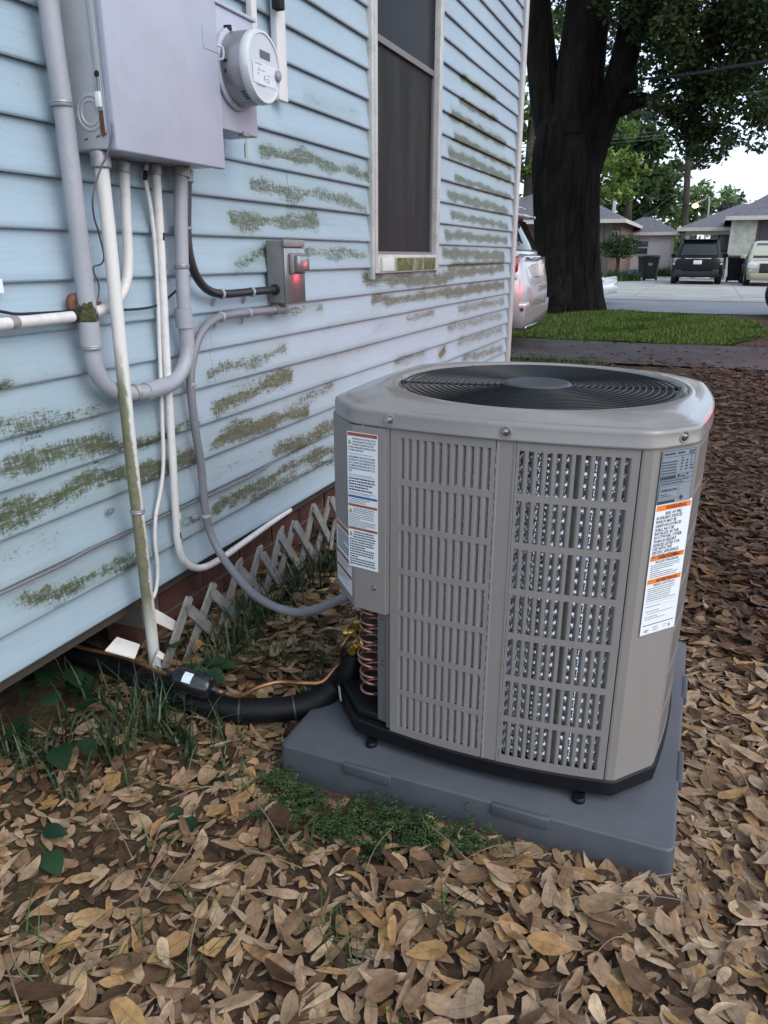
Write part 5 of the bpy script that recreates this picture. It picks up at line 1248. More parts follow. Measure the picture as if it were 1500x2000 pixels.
# ------------------------------------------------------------------ weeds and small plants
LIR = leaf_mat('dark_strap_leaf', [(0, (.010, .022, .010)), (.5, (.022, .045, .018)), (.85, (.045, .075, .030)), (1, (.12, .15, .08))], rough=.38, trans=.1)
LIR2 = leaf_mat('grass_tuft_leaf', [(0, (.020, .045, .012)), (.6, (.045, .09, .02)), (1, (.12, .15, .05))], rough=.45, trans=.15)
sp = []
def spots_px(lst, n, zf=0.0):
    out = []
    for (px, py, rad) in lst:
        for _ in range(n):
            p = onz(px + ql.gauss(0, rad), py + ql.gauss(0, rad*.6), .03)
            if not blocked(p[0], p[1]) and p[0] > WX-.04: out.append((p[0], p[1], gh(p[0], p[1])))
    return out
sp = spots_px([(60, 1420, 45), (150, 1400, 40), (210, 1440, 50), (290, 1430, 40), (330, 1460, 30), (40, 1530, 40), (90, 1560, 40), (240, 1490, 30), (400, 1460, 30)], 9)
blades('strap_grass', sp, .07, .17, .0068, LIR, 'dark strappy grass clumps by the wall below the black line', 'grass', bend=.8, seed=5, per=5, spread=.018, segs=5)
sp = []
for (px, py, X) in [(470, 1225, -1.12), (440, 1235, -1.14), (500, 1205, -1.13), (585, 1115, -1.13), (610, 1090, -1.12), (630, 1075, -1.13), (560, 1150, -1.1), (410, 1260, -1.1), (380, 1285, -1.08), (640, 1040, -1.15), (480, 1170, -1.17), (520, 1160, -1.16), (560, 1120, -1.18)]:
    p = onx(px, py, X); sp += [(p[0] + ql.gauss(0, .02), p[1] + ql.gauss(0, .03), gh(p[0], p[1])) for _ in range(5)]
blades('lattice_grass', sp, .09, .22, .0066, LIR, 'long dark grass growing up through the broken lattice', 'grass', bend=.9, seed=6, per=5, spread=.02, segs=5)
sp = spots_px([(560, 1300, 40), (500, 1300, 30), (600, 1330, 30)], 8)
blades('valve_grass', sp, .06, .13, .0042, LIR2, 'low green grass tuft on the ground left of the copper coil', 'grass', bend=1.2, seed=7, per=5, spread=.02, segs=4)
sp = spots_px([(380, 1870, 12), (310, 1650, 20), (90, 1840, 18), (560, 1640, 25), (880, 1775, 16), (860, 1640, 12), (250, 1830, 14), (1000, 1690, 10), (620, 1810, 14), (720, 1860, 16), (110, 1960, 20), (350, 1750, 16), (770, 1990, 18), (300, 1560, 25), (450, 1520, 20)], 4)
blades('sprig_grass', sp, .03, .10, .0042, LIR2, 'scattered sprigs of grass poking out of the dry leaves', 'grass', bend=1.1, seed=8, per=4, spread=.012, segs=4)
# feathery weed by the front of the pad
def feathery(name, spots_, label, seed, m, size=.012):
    q = random.Random(seed); V = []; F = []; T = []
    for (x, y, z) in spots_:
        for s in range(3):
            a = q.uniform(0, 6.283); L_ = q.uniform(.025, .06); rise = q.uniform(.25, .9); tn = q.random()
            for i in range(6):
                t = (i+1)/6; cx = x + math.cos(a)*L_*t; cy = y + math.sin(a)*L_*t; cz = z + .006 + rise*L_*math.sin(t*1.8)
                for sgn in (-1, 1):
                    b2 = a + sgn*q.uniform(.6, 1.1); l2 = size*(1.15 - .6*t)*q.uniform(.7, 1.3); o = len(V); w = l2*.28
                    dx, dy = math.cos(b2), math.sin(b2)
                    V += [(cx, cy, cz), (cx + dx*l2*.6 - dy*w, cy + dy*l2*.6 + dx*w, cz + .002), (cx + dx*l2, cy + dy*l2, cz), (cx + dx*l2*.6 + dy*w, cy + dy*l2*.6 - dx*w, cz + .002)]
                    F.append((o, o+1, o+2, o+3)); T.append(tn)
    ob = link(name, mesh_tone(name, V, F, T), m); return tag(ob, label, 'weeds', kind='stuff')
FEA = leaf_mat('feathery_green', [(0, (.016, .036, .010)), (.6, (.036, .072, .018)), (1, (.075, .115, .036))], rough=.5, trans=.2)
sp = spots_px([(700, 1590, 30), (780, 1600, 30), (740, 1625, 30), (650, 1600, 20), (830, 1625, 14), (545, 1510, 22), (580, 1540, 18), (900, 1635, 14), (560, 1580, 20)], 13)
feathery('weed_patch', sp, 'patch of feathery green weeds along the front of the pad', 3, FEA)
# broad-leaved seedlings
BROAD = leaf_mat('dark_broad_leaf', [(0, (.008, .026, .012)), (.6, (.016, .045, .018)), (1, (.03, .07, .026))], rough=.42, trans=.12)
def seedling(px, py, X, n, size, height, label, seed):
    q = random.Random(seed); p = onx(px, py, X) if X is not None else onz(px, py, .03); b0 = np.array([p[0], p[1], gh(p[0], p[1]) - .01])
    t = thing('seedling', label, 'plant', tuple(b0)); mb = MB()
    for k in range(n):
        a = q.uniform(0, 6.283); L_ = size*q.uniform(.7, 1.2); rr_ = q.uniform(.02, .09); top = b0 + np.array([math.cos(a)*rr_, math.sin(a)*rr_, height*q.uniform(.45, 1.1)])
        mb.tube([b0, b0*.5 + top*.5 + np.array([0, 0, .01]), top], .0014, 5)
        V = []
        for i in range(7):
            u = i/6; w = L_*.36*math.sin(math.pi*u**.75)**.85 + .0005
            for v in (-1, 0, 1): V.append((u*L_, v*w, -.25*L_*u*u + abs(v)*w*.25))
        M = np.array(Matrix.Rotation(a + q.uniform(-.5, .5), 3, 'Z') @ Matrix.Rotation(q.uniform(-.2, .4), 3, 'Y') @ Matrix.Rotation(q.uniform(-.3, .3), 3, 'X'))
        W = np.array(V) @ M.T + top - np.array(b0)
        me = mesh_tone('leaf', W, [(3*i+j, 3*i+3+j, 3*i+4+j, 3*i+1+j) for i in range(6) for j in range(2)], [q.random()*.9]*12); me.shade_smooth(); link('leaf', me, BROAD, t)
    mb.build('stem', mat('green_stem', (.05, .06, .02), .6), t, smooth=True); return t
seedling(345, 1270, -1.13, 9, .075, .12, 'dark green broad-leaved plant beside the foot of the algae-streaked pipe', 1)
seedling(140, 1380, None, 9, .075, .09, 'dark broad-leaved plant under the siding edge near the left', 2)
seedling(135, 1500, None, 8, .065, .09, 'dark broad-leaved plant among strappy grass, lower left', 3)
seedling(385, 1545, None, 3, .045, .04, 'tiny two-leaved green seedling in the dry leaves', 4)
seedling(60, 1660, None, 3, .06, .02, 'single pale green fresh leaf plant near the left edge', 5)

# ================================================================== TREES
BARK = None
def bark_mat(name, lo, hi):
    m, nt, b = newmat(name); v = coords(nt, 'Object', (1, 1, .16))
    n1 = noise(nt, v, 7, 7, .7, .6); n2 = noise(nt, geo_pos(nt), 1.2, 4)
    r1 = ramp(nt, [(.35, lo), (.65, hi)]); nt.links.new(n1, r1.inputs[0])
    r2 = ramp(nt, [(.3, (.75, .75, .72)), (.7, (1.2, 1.22, 1.15))]); nt.links.new(n2, r2.inputs[0])
    nt.links.new(mixc(nt, 1.0, r1.outputs[0], r2.outputs[0], 'MULTIPLY'), b.inputs['Base Color']); b.inputs['Roughness'].default_value = .95; b.inputs['Specular IOR Level'].default_value = .15
    bump(nt, b, mth(nt, 'ADD', n1, mth(nt, 'MULTIPLY', noise(nt, coords(nt, 'Object', (1, 1, .3)), 22, 5, .7, .8), .5)), 1.0, .16); return m
OAKB = bark_mat('oak_bark', (.004, .0035, .003), (.032, .028, .024)); POLEB = bark_mat('pale_bark', (.05, .042, .035), (.11, .095, .08))
def limb(mb, pts, rad, seg=16, rough=.06, seed=1):
    o = len(mb.v); mb.tube(pts, rad, seg, smooth=6); q = random.Random(seed); n = (len(mb.v) - o)//seg
    P_, r_ = smooth_path([np.array(p, float) for p in pts], rad, 6)
    ph = [q.uniform(0, 6.28) for _ in range(4)]
    for i in range(n):
        c = P_[i]
        for k in range(seg):
            a = 2*math.pi*k/seg; f = 1 + rough*(math.sin(3*a + ph[0] + .7*c[2]) + .7*math.sin(5*a + ph[1] - .9*c[2]) + .5*math.sin(7*a + ph[2]) + (.55*math.sin(13*a + ph[3] + .8*math.sin(c[2]*2.3)) + .4*math.sin(21*a + ph[1] + 1.1*math.sin(c[2]*3.7)) if seg > 30 else 0))
            v = np.array(mb.v[o + i*seg + k]); mb.v[o + i*seg + k] = tuple(c + (v - c)*f)
def crown(name, blobs, m, parent, size, seed, flat=.0):
    """leaf-sized faces through the crown: blobs = (centre, radius xyz, count)"""
    g = np.random.default_rng(seed); V = []; F = []; T = []; n0 = 0
    for (c, r, n) in blobs:
        d = g.normal(size=(n, 3)); d /= np.linalg.norm(d, axis=1)[:, None]; rad = g.random(n)**.45
        P = np.array(c) + d*rad[:, None]*np.array(r)
        a = g.normal(size=(n, 3)); a[:, 2] *= .6; a /= np.linalg.norm(a, axis=1)[:, None]
        b_ = np.cross(a, g.normal(size=(n, 3))); b_ /= np.linalg.norm(b_, axis=1)[:, None]
        s = (size*(.6 + .8*g.random(n)))[:, None]
        q_ = np.stack([P, P + a*s*.5 + b_*s*.26, P + a*s, P + a*s*.5 - b_*s*.26], 1); V.append(q_.reshape(-1, 3))
        tn = np.clip(.5 + .35*g.normal()*.6 + .2*g.normal(size=n), 0.01, .99); T += list(tn)
        F += [(n0+4*i, n0+4*i+1, n0+4*i+2, n0+4*i+3) for i in range(n)]; n0 += 4*n
    o = np.array(ORG.get(parent.name, (0, 0, 0))); me = mesh_tone(name, np.concatenate(V) - o, F, T); return link(name, me, m, parent)
OAKL = leaf_mat('oak_foliage', [(0, (.016, .030, .010)), (.5, (.035, .062, .018)), (1, (.075, .11, .032))], rough=.5, trans=.25)
TY = 17.2
def tp(px, py, dy=0.0): return ony(px, py, TY + dy)
mpp = 17.2/F_PX*1.02
oak = thing('oak_tree', 'huge dark forked oak with spreading limbs beside the street', 'tree', tuple(tp(1112, 615)*np.array([1, 1, 0])))
mb = MB()
b0 = tp(1103, 606); b0[2] = -.1
limb(mb, [b0, b0 + np.array([0, 0, .3]), tp(1108, 545), tp(1107, 470), tp(1106, 390), tp(1108, 310), tp(1112, 250), tp(1116, 200)], [.92, .80, .68, .64, .645, .66, .60, .40], 56, .05, 2)
for k in range(7):
    a = k*.9 + .2; p0 = b0 + np.array([math.cos(a)*.55, math.sin(a)*.55, .75])
    if math.cos(a) > .45: continue
    limb(mb, [p0, b0 + np.array([math.cos(a)*.85, math.sin(a)*.85, .32]), b0 + np.array([math.cos(a)*1.12, math.sin(a)*1.12, .04])], [.22, .22, .10], 10, .06, k)
mb.build('trunk', OAKB, oak, smooth=True, angle=180)
def branch(pts, rads, seed, seg=12): 
    mb = MB(); limb(mb, pts, rads, seg, .05, seed); return mb.build('limb', OAKB, oak, smooth=True, angle=180)
branch([tp(1085, 300), tp(1068, 200), tp(1056, 100), tp(1046, 0), tp(1030, -140), tp(1000, -320)], [.32, .32, .30, .28, .24, .15], 3, 16)
branch([tp(1118, 270), tp(1128, 170), tp(1138, 80), tp(1150, -20), tp(1168, -150), tp(1190, -350)], [.60, .50, .45, .42, .36, .2], 4, 20)
branch([tp(1145, 330), tp(1172, 250), tp(1198, 185), tp(1218, 120), tp(1238, 30), tp(1255, -60), tp(1290, -220)], [.30, .28, .28, .27, .25, .24, .16], 5, 16)
branch([tp(1208, 210), tp(1235, 200), tp(1262, 196), tp(1292, 212, -.2), tp(1325, 240, -.4), tp(1352, 290, -.5)], [.20, .16, .13, .10, .06, .03], 6, 10)
branch([tp(1235, 70), tp(1270, 42), tp(1320, 32, -.4), tp(1390, 42, -.8), tp(1460, 62, -1.0), tp(1540, 80, -1.2)], [.22, .16, .13, .11, .09, .06], 7, 10)
branch([tp(1390, 42, -.8), tp(1420, 80, -.8), tp(1440, 130, -.8), tp(1470, 180, -.8)], [.07, .05, .04, .02], 8, 8)
branch([tp(1320, 32, -.4), tp(1318, 90, -.4), tp(1306, 140, -.4)], [.05, .035, .015], 9, 8)
branch([tp(1262, 196), tp(1320, 170, .3), tp(1400, 175, .3), tp(1460, 210, .2)], [.07, .05, .04, .02], 10, 8)
mb = MB(); c = tp(1236, 156, -.25); mb.lathe(c, (.9, -.3, .2), [(.16, -.25), (.17, 0), (.15, .05), (.0, .06)], 14); mb.build('cut_stub', OAKB, oak, smooth=True)
branch([tp(1060, 120), tp(1035, 60), tp(1010, 30), tp(960, 0)], [.2, .16, .13, .1], 11, 10)
for k in range(9):                      # high limbs above the frame, over driveway and street
    a = k*.7; p0 = tp(1130, -150) + np.array([0, 0, .5*(k % 3)]); L_ = 5 + (k % 3)*1.2
    branch([p0, p0 + np.array([math.cos(a)*L_*.5, math.sin(a)*L_*.5, 1.3]), p0 + np.array([math.cos(a)*L_, math.sin(a)*L_, 1.6])], [.26, .15, .05], 20 + k, 8)
cl_px = [(1245, 25, 40, -.2), (1290, 15, 60, -.3), (1340, 25, 60, -.6), (1400, 30, 70, -1), (1460, 40, 70, -1), (1510, 60, 60, -1), (1265, 75, 30, .4), (1350, 75, 45, -.3), (1420, 95, 55, -.8), (1480, 110, 55, -.8), (1330, 120, 40, .2), (1245, 140, 26, .6),
         (1390, 150, 55, 0), (1450, 160, 50, -.5), (1505, 160, 45, -.5), (1300, 165, 36, .2), (1345, 195, 50, 0), (1410, 205, 55, 0), (1470, 215, 45, -.4), (1320, 230, 45, 0), (1375, 245, 50, 0), (1430, 250, 34, 0), (1345, 275, 34, 0), (1395, 285, 30, 0), (1490, 250, 26, -.4), (1415, 290, 16, 0), (1375, 310, 16, 0), (1270, 205, 26, 0), (1480, 285, 12, -.4), (1225, 60, 18, .6), (1260, -10, 40, 0), (1330, -10, 60, -.4), (1420, -5, 70, -.6), (1490, 0, 60, -.8), (1180, 30, 16, .9), (1275, 45, 36, 0), (1370, 60, 50, -.5), (1090, 10, 18, 1.0), (1440, 70, 50, -.6), (1198, 60, 26, 2), (1192, 130, 22, 2), (1203, 20, 26, 2), (1092, 50, 22, 2), (1500, 200, 40, -.4), (1250, 110, 22, .8), (1420, 130, 50, -.4)]
blobs = []
for (px, py, rp, dy) in cl_px:
    c = tp(px, py, dy); rr_ = rp*mpp
    for _ in range(3):
        c2 = c + np.array([ql.gauss(0, rr_*.5), ql.gauss(0, .5), ql.gauss(0, rr_*.4)]); blobs.append((c2, (rr_*.62, .7, rr_*.5), int(185*(rp/40)**1.6)))
crown('crown', blobs, OAKL, oak, .105, 4)
blobs = []
for k in range(120):
    a = ql.uniform(0, 6.283); rr_ = 10.5*math.sqrt(ql.random()); blobs.append((np.array([-.6 + rr_*math.cos(a), 12.6 + rr_*math.sin(a)*.95, 8.2 + ql.uniform(-.6, 2.6) + .06*abs(rr_)]), (1.5, 1.5, .9), 190))
crown('crown', blobs, OAKL, oak, .34, 6)  # unseen overhead canopy, spread out to shade the ground between house and street
# far trees
def far_tree(name, label, px, Y, blobs_px, stops, size, seed, trunk_px=None, group='trees beyond the far houses', dens=1.0):
    m = leaf_mat(name + '_leaf_%d' % seed, stops, trans=.3); c = ony(px, 520, Y); base = (c[0], Y, 0)
    t = thing(name, label, 'tree', base, group=group); mpx = Y/F_PX*1.02
    top = min(b_[1] for b_ in blobs_px); tz = ony(px, top + 20, Y)[2]
    mb = MB(); limb(mb, [(c[0], Y, -.2), (c[0]+.1, Y, tz*.4), (c[0], Y, tz)], [.35, .28, .1], 10, .05, seed); mb.build('trunk', POLEB, t, smooth=True, angle=180)
    bl = []; q = random.Random(seed)
    for (bx, by, br) in blobs_px:
        cc_ = ony(bx, by, Y + q.uniform(-2, 2)); rm = br*mpx
        for _ in range(5):
            c2 = cc_ + np.array([q.gauss(0, rm*.55), q.gauss(0, rm*.5), q.gauss(0, rm*.5)]); bl.append((c2, (rm*.5, rm*.5, rm*.42), int(dens*60*(br/25)**1.5)))
    crown('crown', bl, m, t, size, seed); return t
DG = [(0, (.020, .042, .014)), (.5, (.045, .085, .026)), (1, (.085, .13, .04))]
YG = [(0, (.06, .11, .02)), (.5, (.13, .20, .035)), (1, (.22, .29, .06))]
LG = [(0, (.07, .13, .045)), (.5, (.14, .22, .08)), (1, (.22, .30, .12))]
GG = [(0, (.05, .075, .05)), (.5, (.085, .115, .08)), (1, (.13, .16, .11))]
far_tree('shade_tree', 'dark green tree rising behind the small garage', 1250, 64, [(1180, 300, 45), (1240, 300, 45), (1290, 330, 40), (1200, 380, 40), (1250, 390, 40), (1300, 390, 30), (1230, 250, 40), (1200, 220, 35), (1275, 270, 28), (1290, 400, 30), (1165, 360, 30), (1290, 350, 22)], DG, .55, 1, dens=1.2)
far_tree('shade_tree', 'yellow-green lit tree between the oak trunk and the garage roof', 1215, 54, [(1205, 345, 30), (1235, 335, 24), (1195, 315, 22), (1250, 330, 14), (1180, 370, 26), (1215, 375, 20)], YG, .36, 2)
far_tree('shade_tree', 'bright light green tree behind the utility pole', 1345, 70, [(1350, 390, 30), (1320, 420, 28), (1365, 410, 32), (1345, 440, 30), (1300, 440, 20), (1375, 430, 24), (1360, 365, 18), (1315, 460, 24), (1335, 480, 30), (1310, 500, 24)], LG, .42, 3, dens=1.2)
far_tree('shade_tree', 'hazy grey-green tree above the far house roof', 1425, 95, [(1410, 405, 24), (1440, 400, 22), (1460, 405, 16), (1395, 415, 20), (1425, 390, 16)], GG, .5, 4)
far_tree('shade_tree', 'tall green tree seen left of the oak trunk behind the house corner', 1020, 46, [(1030, 260, 30), (1020, 200, 30), (1045, 320, 26), (1010, 330, 40), (1000, 240, 40), (1090, 60, 30), (1085, 30, 26), (1190, 180, 30), (1190, 240, 26), (1205, 130, 20)], YG, .32, 5)
far_tree('shade_tree', 'pale hazy tree crown below the oak limb, above the yellow-green tree', 1250, 80, [(1245, 215, 24), (1265, 240, 24), (1240, 260, 28), (1270, 275, 20)], GG, .5, 6)
for i, (x, Y, h, lb) in enumerate([(-30, 60, 9, 'dark tree far off behind the house, out past the left'), (22, 70, 10, 'dark tree far off to the right beyond the street'), (-14, 80, 9, 'dark tree far behind the brick house')]):
    t = thing('shade_tree', lb, 'tree', (x, Y, 0), group='trees beyond the far houses'); mb = MB(); limb(mb, [(x, Y, -.2), (x, Y, h*.7)], [.4, .15], 8, .05, i); mb.build('trunk', POLEB, t, smooth=True)
    crown('crown', [((x + ql.gauss(0, 2.4), Y + ql.gauss(0, 2), h*.65 + ql.gauss(0, 1.6)), (1.7, 1.7, 1.3), 160) for _ in range(14)], OAKL, t, .7, 40 + i)

# ================================================================== VEHICLES
TYRE = mat('tyre_rubber', (.012, .012, .013), .7, bmp=.2); RIM = mat('alloy_rim', (.35, .35, .36), .3, metal=.8)
CGLASS = glassy('car_glass', (.012, .016, .018), .05, .5); PLAST = mat('black_plastic', (.02, .02, .021), .55); CHROME = mat('chrome', (.6, .6, .62), .12, metal=1.0)
REDL = glassy('red_lens', (.28, .010, .012), .08, .8); CLEARL = glassy('clear_lens', (.55, .56, .55), .08, .8); PLATEW = mat('plate_white', (.72, .72, .68), .4)
def paint(name, c, metal=.3):
    if max(c) < .02: return mat(name, c, .4, metal=0, var=.04, spec=.15)
    return mat(name, c, .24, metal=metal, var=.04, coat=.8 if max(c) > .05 else .3)
def wheel(parent, x, y, r, w, side):
    mb = MB(); s = side
    mb.lathe((x - s*w, y, r), (s, 0, 0), [(r*.62, 0), (r*.9, 0), (r*.985, w*.12), (r, w*.3), (r, w*.8), (r*.985, w*.95), (r*.9, w*1.04), (r*.66, w*1.02), (r*.62, w*.9)], 36)
    wh = mb.build('wheel', TYRE, parent, org=(0, 0, 0), smooth=True, angle=40)
    mb = MB(); mb.lathe((x, y, r), (s, 0, 0), [(r*.65, -.02), (r*.64, .0), (r*.58, -.03), (r*.18, -.02), (.0, -.01)], 24)
    for k in range(5):
        a = 2*math.pi*k/5; d = np.array([0, math.cos(a), math.sin(a)]); t = np.array([0, -math.sin(a), math.cos(a)])*.05
        c0 = np.array([x - s*.012, y, r]); mb.add([c0 + d*.06 - t, c0 + d*.06 + t, c0 + d*r*.62 + t*.8, c0 + d*r*.62 - t*.8], [(0, 1, 2, 3)])
    mb.build('rim', RIM, wh, org=(0, 0, 0), smooth=True, angle=30)
def suv(name, label, loc, rz, pm, L_=4.75, W=1.86, H=1.70, wheel_r=.36, rear_lit=None, tail=None, tall_tail=False, belt=.60, rake=.48, plate=True, cladding=True, grille=False, letters=None, rear_detail=True, group=None, lamps=None):
    t = thing(name, label, 'car', loc, rz if rz else 1e-6, group); hw = W/2; hl = L_/2; O0 = (0, 0, 0); bz = H*belt
    st = [(-hl-.05, .56, .80, .58), (-hl-.01, .46, .90, .78), (-hl+.06, .38, bz-.04, .90), (-hl+.15, .34, bz-.01, .958), (-hl+.30, .32, bz+.01, .985), (-hl*.5, .28, bz, 1.0), (0, .27, bz-.02, 1.0), (hl*.45, .27, bz-.04, 1.0), (hl*.56, .28, bz-.06, .99), (hl*.80, .30, bz-.12, .965), (hl-.14, .34, bz-.20, .91), (hl-.04, .42, bz-.30, .84), (hl, .50, .66, .76)]
    rings = []
    for (y, zb_, zt_, k) in st:
        w = hw*k; h = zt_ - zb_
        rings.append([(sx*w*f, y, zb_ + h*g) for sx, f, g in [(-1, .86, 0), (-1, .965, .10), (-1, 1.0, .34), (-1, .995, .58), (-1, .955, .86), (-1, .88, .975), (-1, .55, 1.02), (1, .55, 1.02), (1, .88, .975), (1, .955, .86), (1, .995, .58), (1, 1.0, .34), (1, .965, .10), (1, .86, 0)]])
    mb = MB(); mb.loft(rings, cap=True); body = mb.build('body', pm, t, org=O0, smooth=True, angle=50)
    # cabin
    y0, y1, r0, r1 = -hl+.12, hl*.50, -hl+rake, hl*.06
    B = [(-hw*.90, y0, bz-.03), (hw*.90, y0, bz-.03), (hw*.90, y1, bz-.06), (-hw*.90, y1, bz-.06)]
    Tp = [(-hw*.70, r0, H-.05), (hw*.70, r0, H-.05), (hw*.70, r1, H-.06), (-hw*.70, r1, H-.06)]
    def rr4(Q, z, inset, n=4, rd=.16):
        (xa, ya, _), (xb, _, _), (_, yb, _), _ = Q; return [(x, y, z) for x, y in rrect(xa+inset, ya+inset, xb-inset, yb-inset, rd, n)]
    rings = [rr4(B, bz-.05, 0), rr4([tuple(np.array(a)*.5 + np.array(b_)*.5) for a, b_ in zip(B, Tp)], (bz+H)/2-.02, -.01), rr4(Tp, H-.05, 0), rr4(Tp, H-.015, .05), rr4(Tp, H, .20)]
    mb = MB(); mb.loft(rings); n_ = len(rings[0]); mb.f.append(tuple(range(4*n_, 5*n_))); mb.build('cabin', pm, t, org=O0, smooth=True, angle=50)
    def pane(name, q0, q1, q2, q3, off, m=CGLASS):
        P_ = [np.array(p) for p in (q0, q1, q2, q3)]; nn_ = np.cross(P_[1]-P_[0], P_[3]-P_[0]); nn_ /= np.linalg.norm(nn_)
        c_ = sum(P_)/4; ctr = np.array([0, (y0+y1)/2, (bz+H)/2])
        if nn_@(c_ - ctr) < 0: nn_ = -nn_
        mb = MB(); mb.add([p + nn_*off for p in P_] + [p - nn_*.03 for p in P_], [(0, 1, 2, 3), (7, 6, 5, 4), (0, 4, 5, 1), (1, 5, 6, 2), (2, 6, 7, 3), (3, 7, 4, 0)]); return mb.build(name, m, t, org=O0, bevel=.006)
    def lerp(a, b_, k): return tuple(np.array(a)*(1-k) + np.array(b_)*k)
    def face_pane(name, a, b_, c, d, u0, u1, v0, v1, off=.014):
        f = lambda u, v: lerp(lerp(a, b_, u), lerp(d, c, u), v)
        return pane(name, f(u0, v0), f(u1, v0), f(u1, v1), f(u0, v1), off)
    face_pane('rear_window', B[0], B[1], Tp[1], Tp[0], .10, .90, .14, .90, .022); face_pane('windshield', B[3], B[2], Tp[2], Tp[3], .08, .92, .10, .93, .022)
    for (a, b_, c, d) in ((B[1], B[2], Tp[2], Tp[1]), (B[0], B[3], Tp[3], Tp[0])):
        for (u0, u1) in ((.10, .30), (.34, .60), (.64, .90)): face_pane('side_window', a, b_, c, d, u0, u1, .18, .90, .016)
    for s in (-1, 1):
        for y in (-hl*.60, hl*.60):
            wheel(t, s*(hw-.01), y, wheel_r, .23, s)
            mb = MB(); k = 14; P_ = [(s*(hw*.985), y + (wheel_r+.05)*math.cos(math.pi*i/k), wheel_r + (wheel_r+.05)*math.sin(math.pi*i/k)) for i in range(k+1)]; mb.tube(P_, .045, 6); mb.build('wheel_arch', PLAST, t, org=O0, smooth=True)
        mb = MB(); mb.box((s*hw*1.0 if s > 0 else -hw-.20, hl*.36, bz+.0), (hw+.20 if s > 0 else -hw, hl*.36+.12, bz+.15)); mb.build('mirror', pm, t, org=O0, bevel=.03)
        mb = MB(); mb.tube([(s*hw*.62, r0+.1, H+.0), (s*hw*.63, r0+.2, H+.04), (s*hw*.63, r1-.3, H+.04), (s*hw*.62, r1-.15, H-.005)], .018, 6); mb.build('roof_rail', PLAST, t, org=O0, smooth=True)
        # tail lamps wrap the corner, head lamps in front
        xa, xb = (hw*.60, hw*.955) if s > 0 else (-hw*.955, -hw*.60)
        mb = MB(); mb.box((xa - (.36 if tall_tail and s > 0 else 0), -hl+(-.05 if tall_tail else .065), bz-(.46 if tall_tail else .22)), (xb + s*.012 + (.36 if tall_tail and s < 0 else 0), -hl+.30, bz+(.04 if tall_tail else -.03))); mb.build('tail_lamp', rear_lit or tail or REDL, t, org=O0, bevel=.03)
        mb = MB(); mb.box((xa, -hl+.06, bz-.30), (xb, -hl+.16, bz-.225)); mb.build('reversing_lamp', CLEARL, t, org=O0, bevel=.02)
        mb = MB(); mb.box((xa, hl-.16, bz-.36), (xb, hl-.025, bz-.17)); mb.build('head_lamp', lamps or CLEARL, t, org=O0, bevel=.03)
        mb = MB(); xr = hw*.72; mb.box((s*xr - .12, -hl-.025, .50), (s*xr + .12, -hl+.02, .545)); mb.build('reflector', REDL, t, org=O0, bevel=.01)
    mb = MB(); mb.loft([[(-hw*.93, -hl+.16, zz), (-hw*.80, -hl-.01 - (.03 if zz > .45 else 0), zz), (hw*.80, -hl-.01 - (.03 if zz > .45 else 0), zz), (hw*.93, -hl+.16, zz)] for zz in (.30, .46, .56, .60)], close=False); mb.build('rear_bumper', PLAST if cladding else pm, t, org=O0, smooth=True, solid=.03)
    mb = MB(); mb.loft([[(-hw*.90, hl-.20, zz), (-hw*.72, hl+.01, zz), (hw*.72, hl+.01, zz), (hw*.90, hl-.20, zz)] for zz in (.26, .40, .50)], close=False); mb.build('front_bumper', pm, t, org=O0, smooth=True, solid=.03)
    mb = MB(); mb.box((-hw*.55, -hl-.01, .24), (hw*.55, -hl+.10, .30)); mb.build('skid_strip', CHROME, t, org=O0, bevel=.01)
    if plate:
        mb = MB(); mb.box((-.16, -hl-.058, bz-.27), (.16, -hl+.06, bz-.12)); mb.build('number_plate', PLATEW, t, org=O0, bevel=.006)
    if rear_detail:
        mb = MB(); mb.box((-hw*.5, -hl-.004, bz-.07), (hw*.5, -hl+.10, bz-.035)); mb.build('tailgate_trim', CHROME, t, org=O0, bevel=.006)
        mb = MB(); mb.box((-hw*.68, r0-.16, H-.06), (hw*.68, r0+.06, H-.02)); mb.build('spoiler', pm, t, org=O0, bevel=.015)
    if grille:
        mb = MB(); mb.box((-hw*.50, hl-.10, .50), (hw*.50, hl+.020, bz-.17)); g_ = mb.build('grille', PLAST, t, org=O0, bevel=.03)
        mb = MB(); mb.box((-hw*.55, hl-.08, .40), (hw*.55, hl+.022, .485)); mb.build('grille_strip', pm, t, org=O0, bevel=.01)
        if letters:
            vs, fs_ = text2d(letters, .19, 'CENTER'); mb = MB(); mb.add([(-v[0], hl+.026, .60 + v[1]) for v in vs], fs_); mb.build('lettering', REDL, g_, org=O0)
    return t
SILV = paint('silver_paint', (.50, .49, .51), .3)
suv('silver_suv', 'silver SUV parked behind the house corner, only its tail visible', (-2.03-2.32, 10.15, 0), R(90), SILV, 4.6, 1.84, 1.67, .35, cladding=False, belt=.70, rake=.34)
suv('black_suv', 'black SUV seen from behind on the concrete driveway', (-.40, 34.6+2.42, 0), 0, paint('black_paint', (.012, .012, .014), .1), 4.9, 1.98, 1.80, .37, tail=glassy('smoked_pink_lens', (.30, .20, .22), .08, .8))
suv('gold_suv', 'pale gold SUV facing the street with red letters on its grille', (2.32, 33.3+2.35, 0), R(180), paint('pale_gold_paint', (.40, .365, .25), .3), 4.7, 1.88, 1.72, .36, grille=True, letters='GMC', plate=False)
suv('white_car', 'white car mostly hidden behind the foot of the oak', (-4.28, 19.9, 0), R(-97), paint('white_paint', (.72, .76, .78), 0), 4.3, 1.76, 1.30, .31, grille=False, plate=False)
LIT = emit('lit_brake_lamp', (1.0, .06, .11), 9)
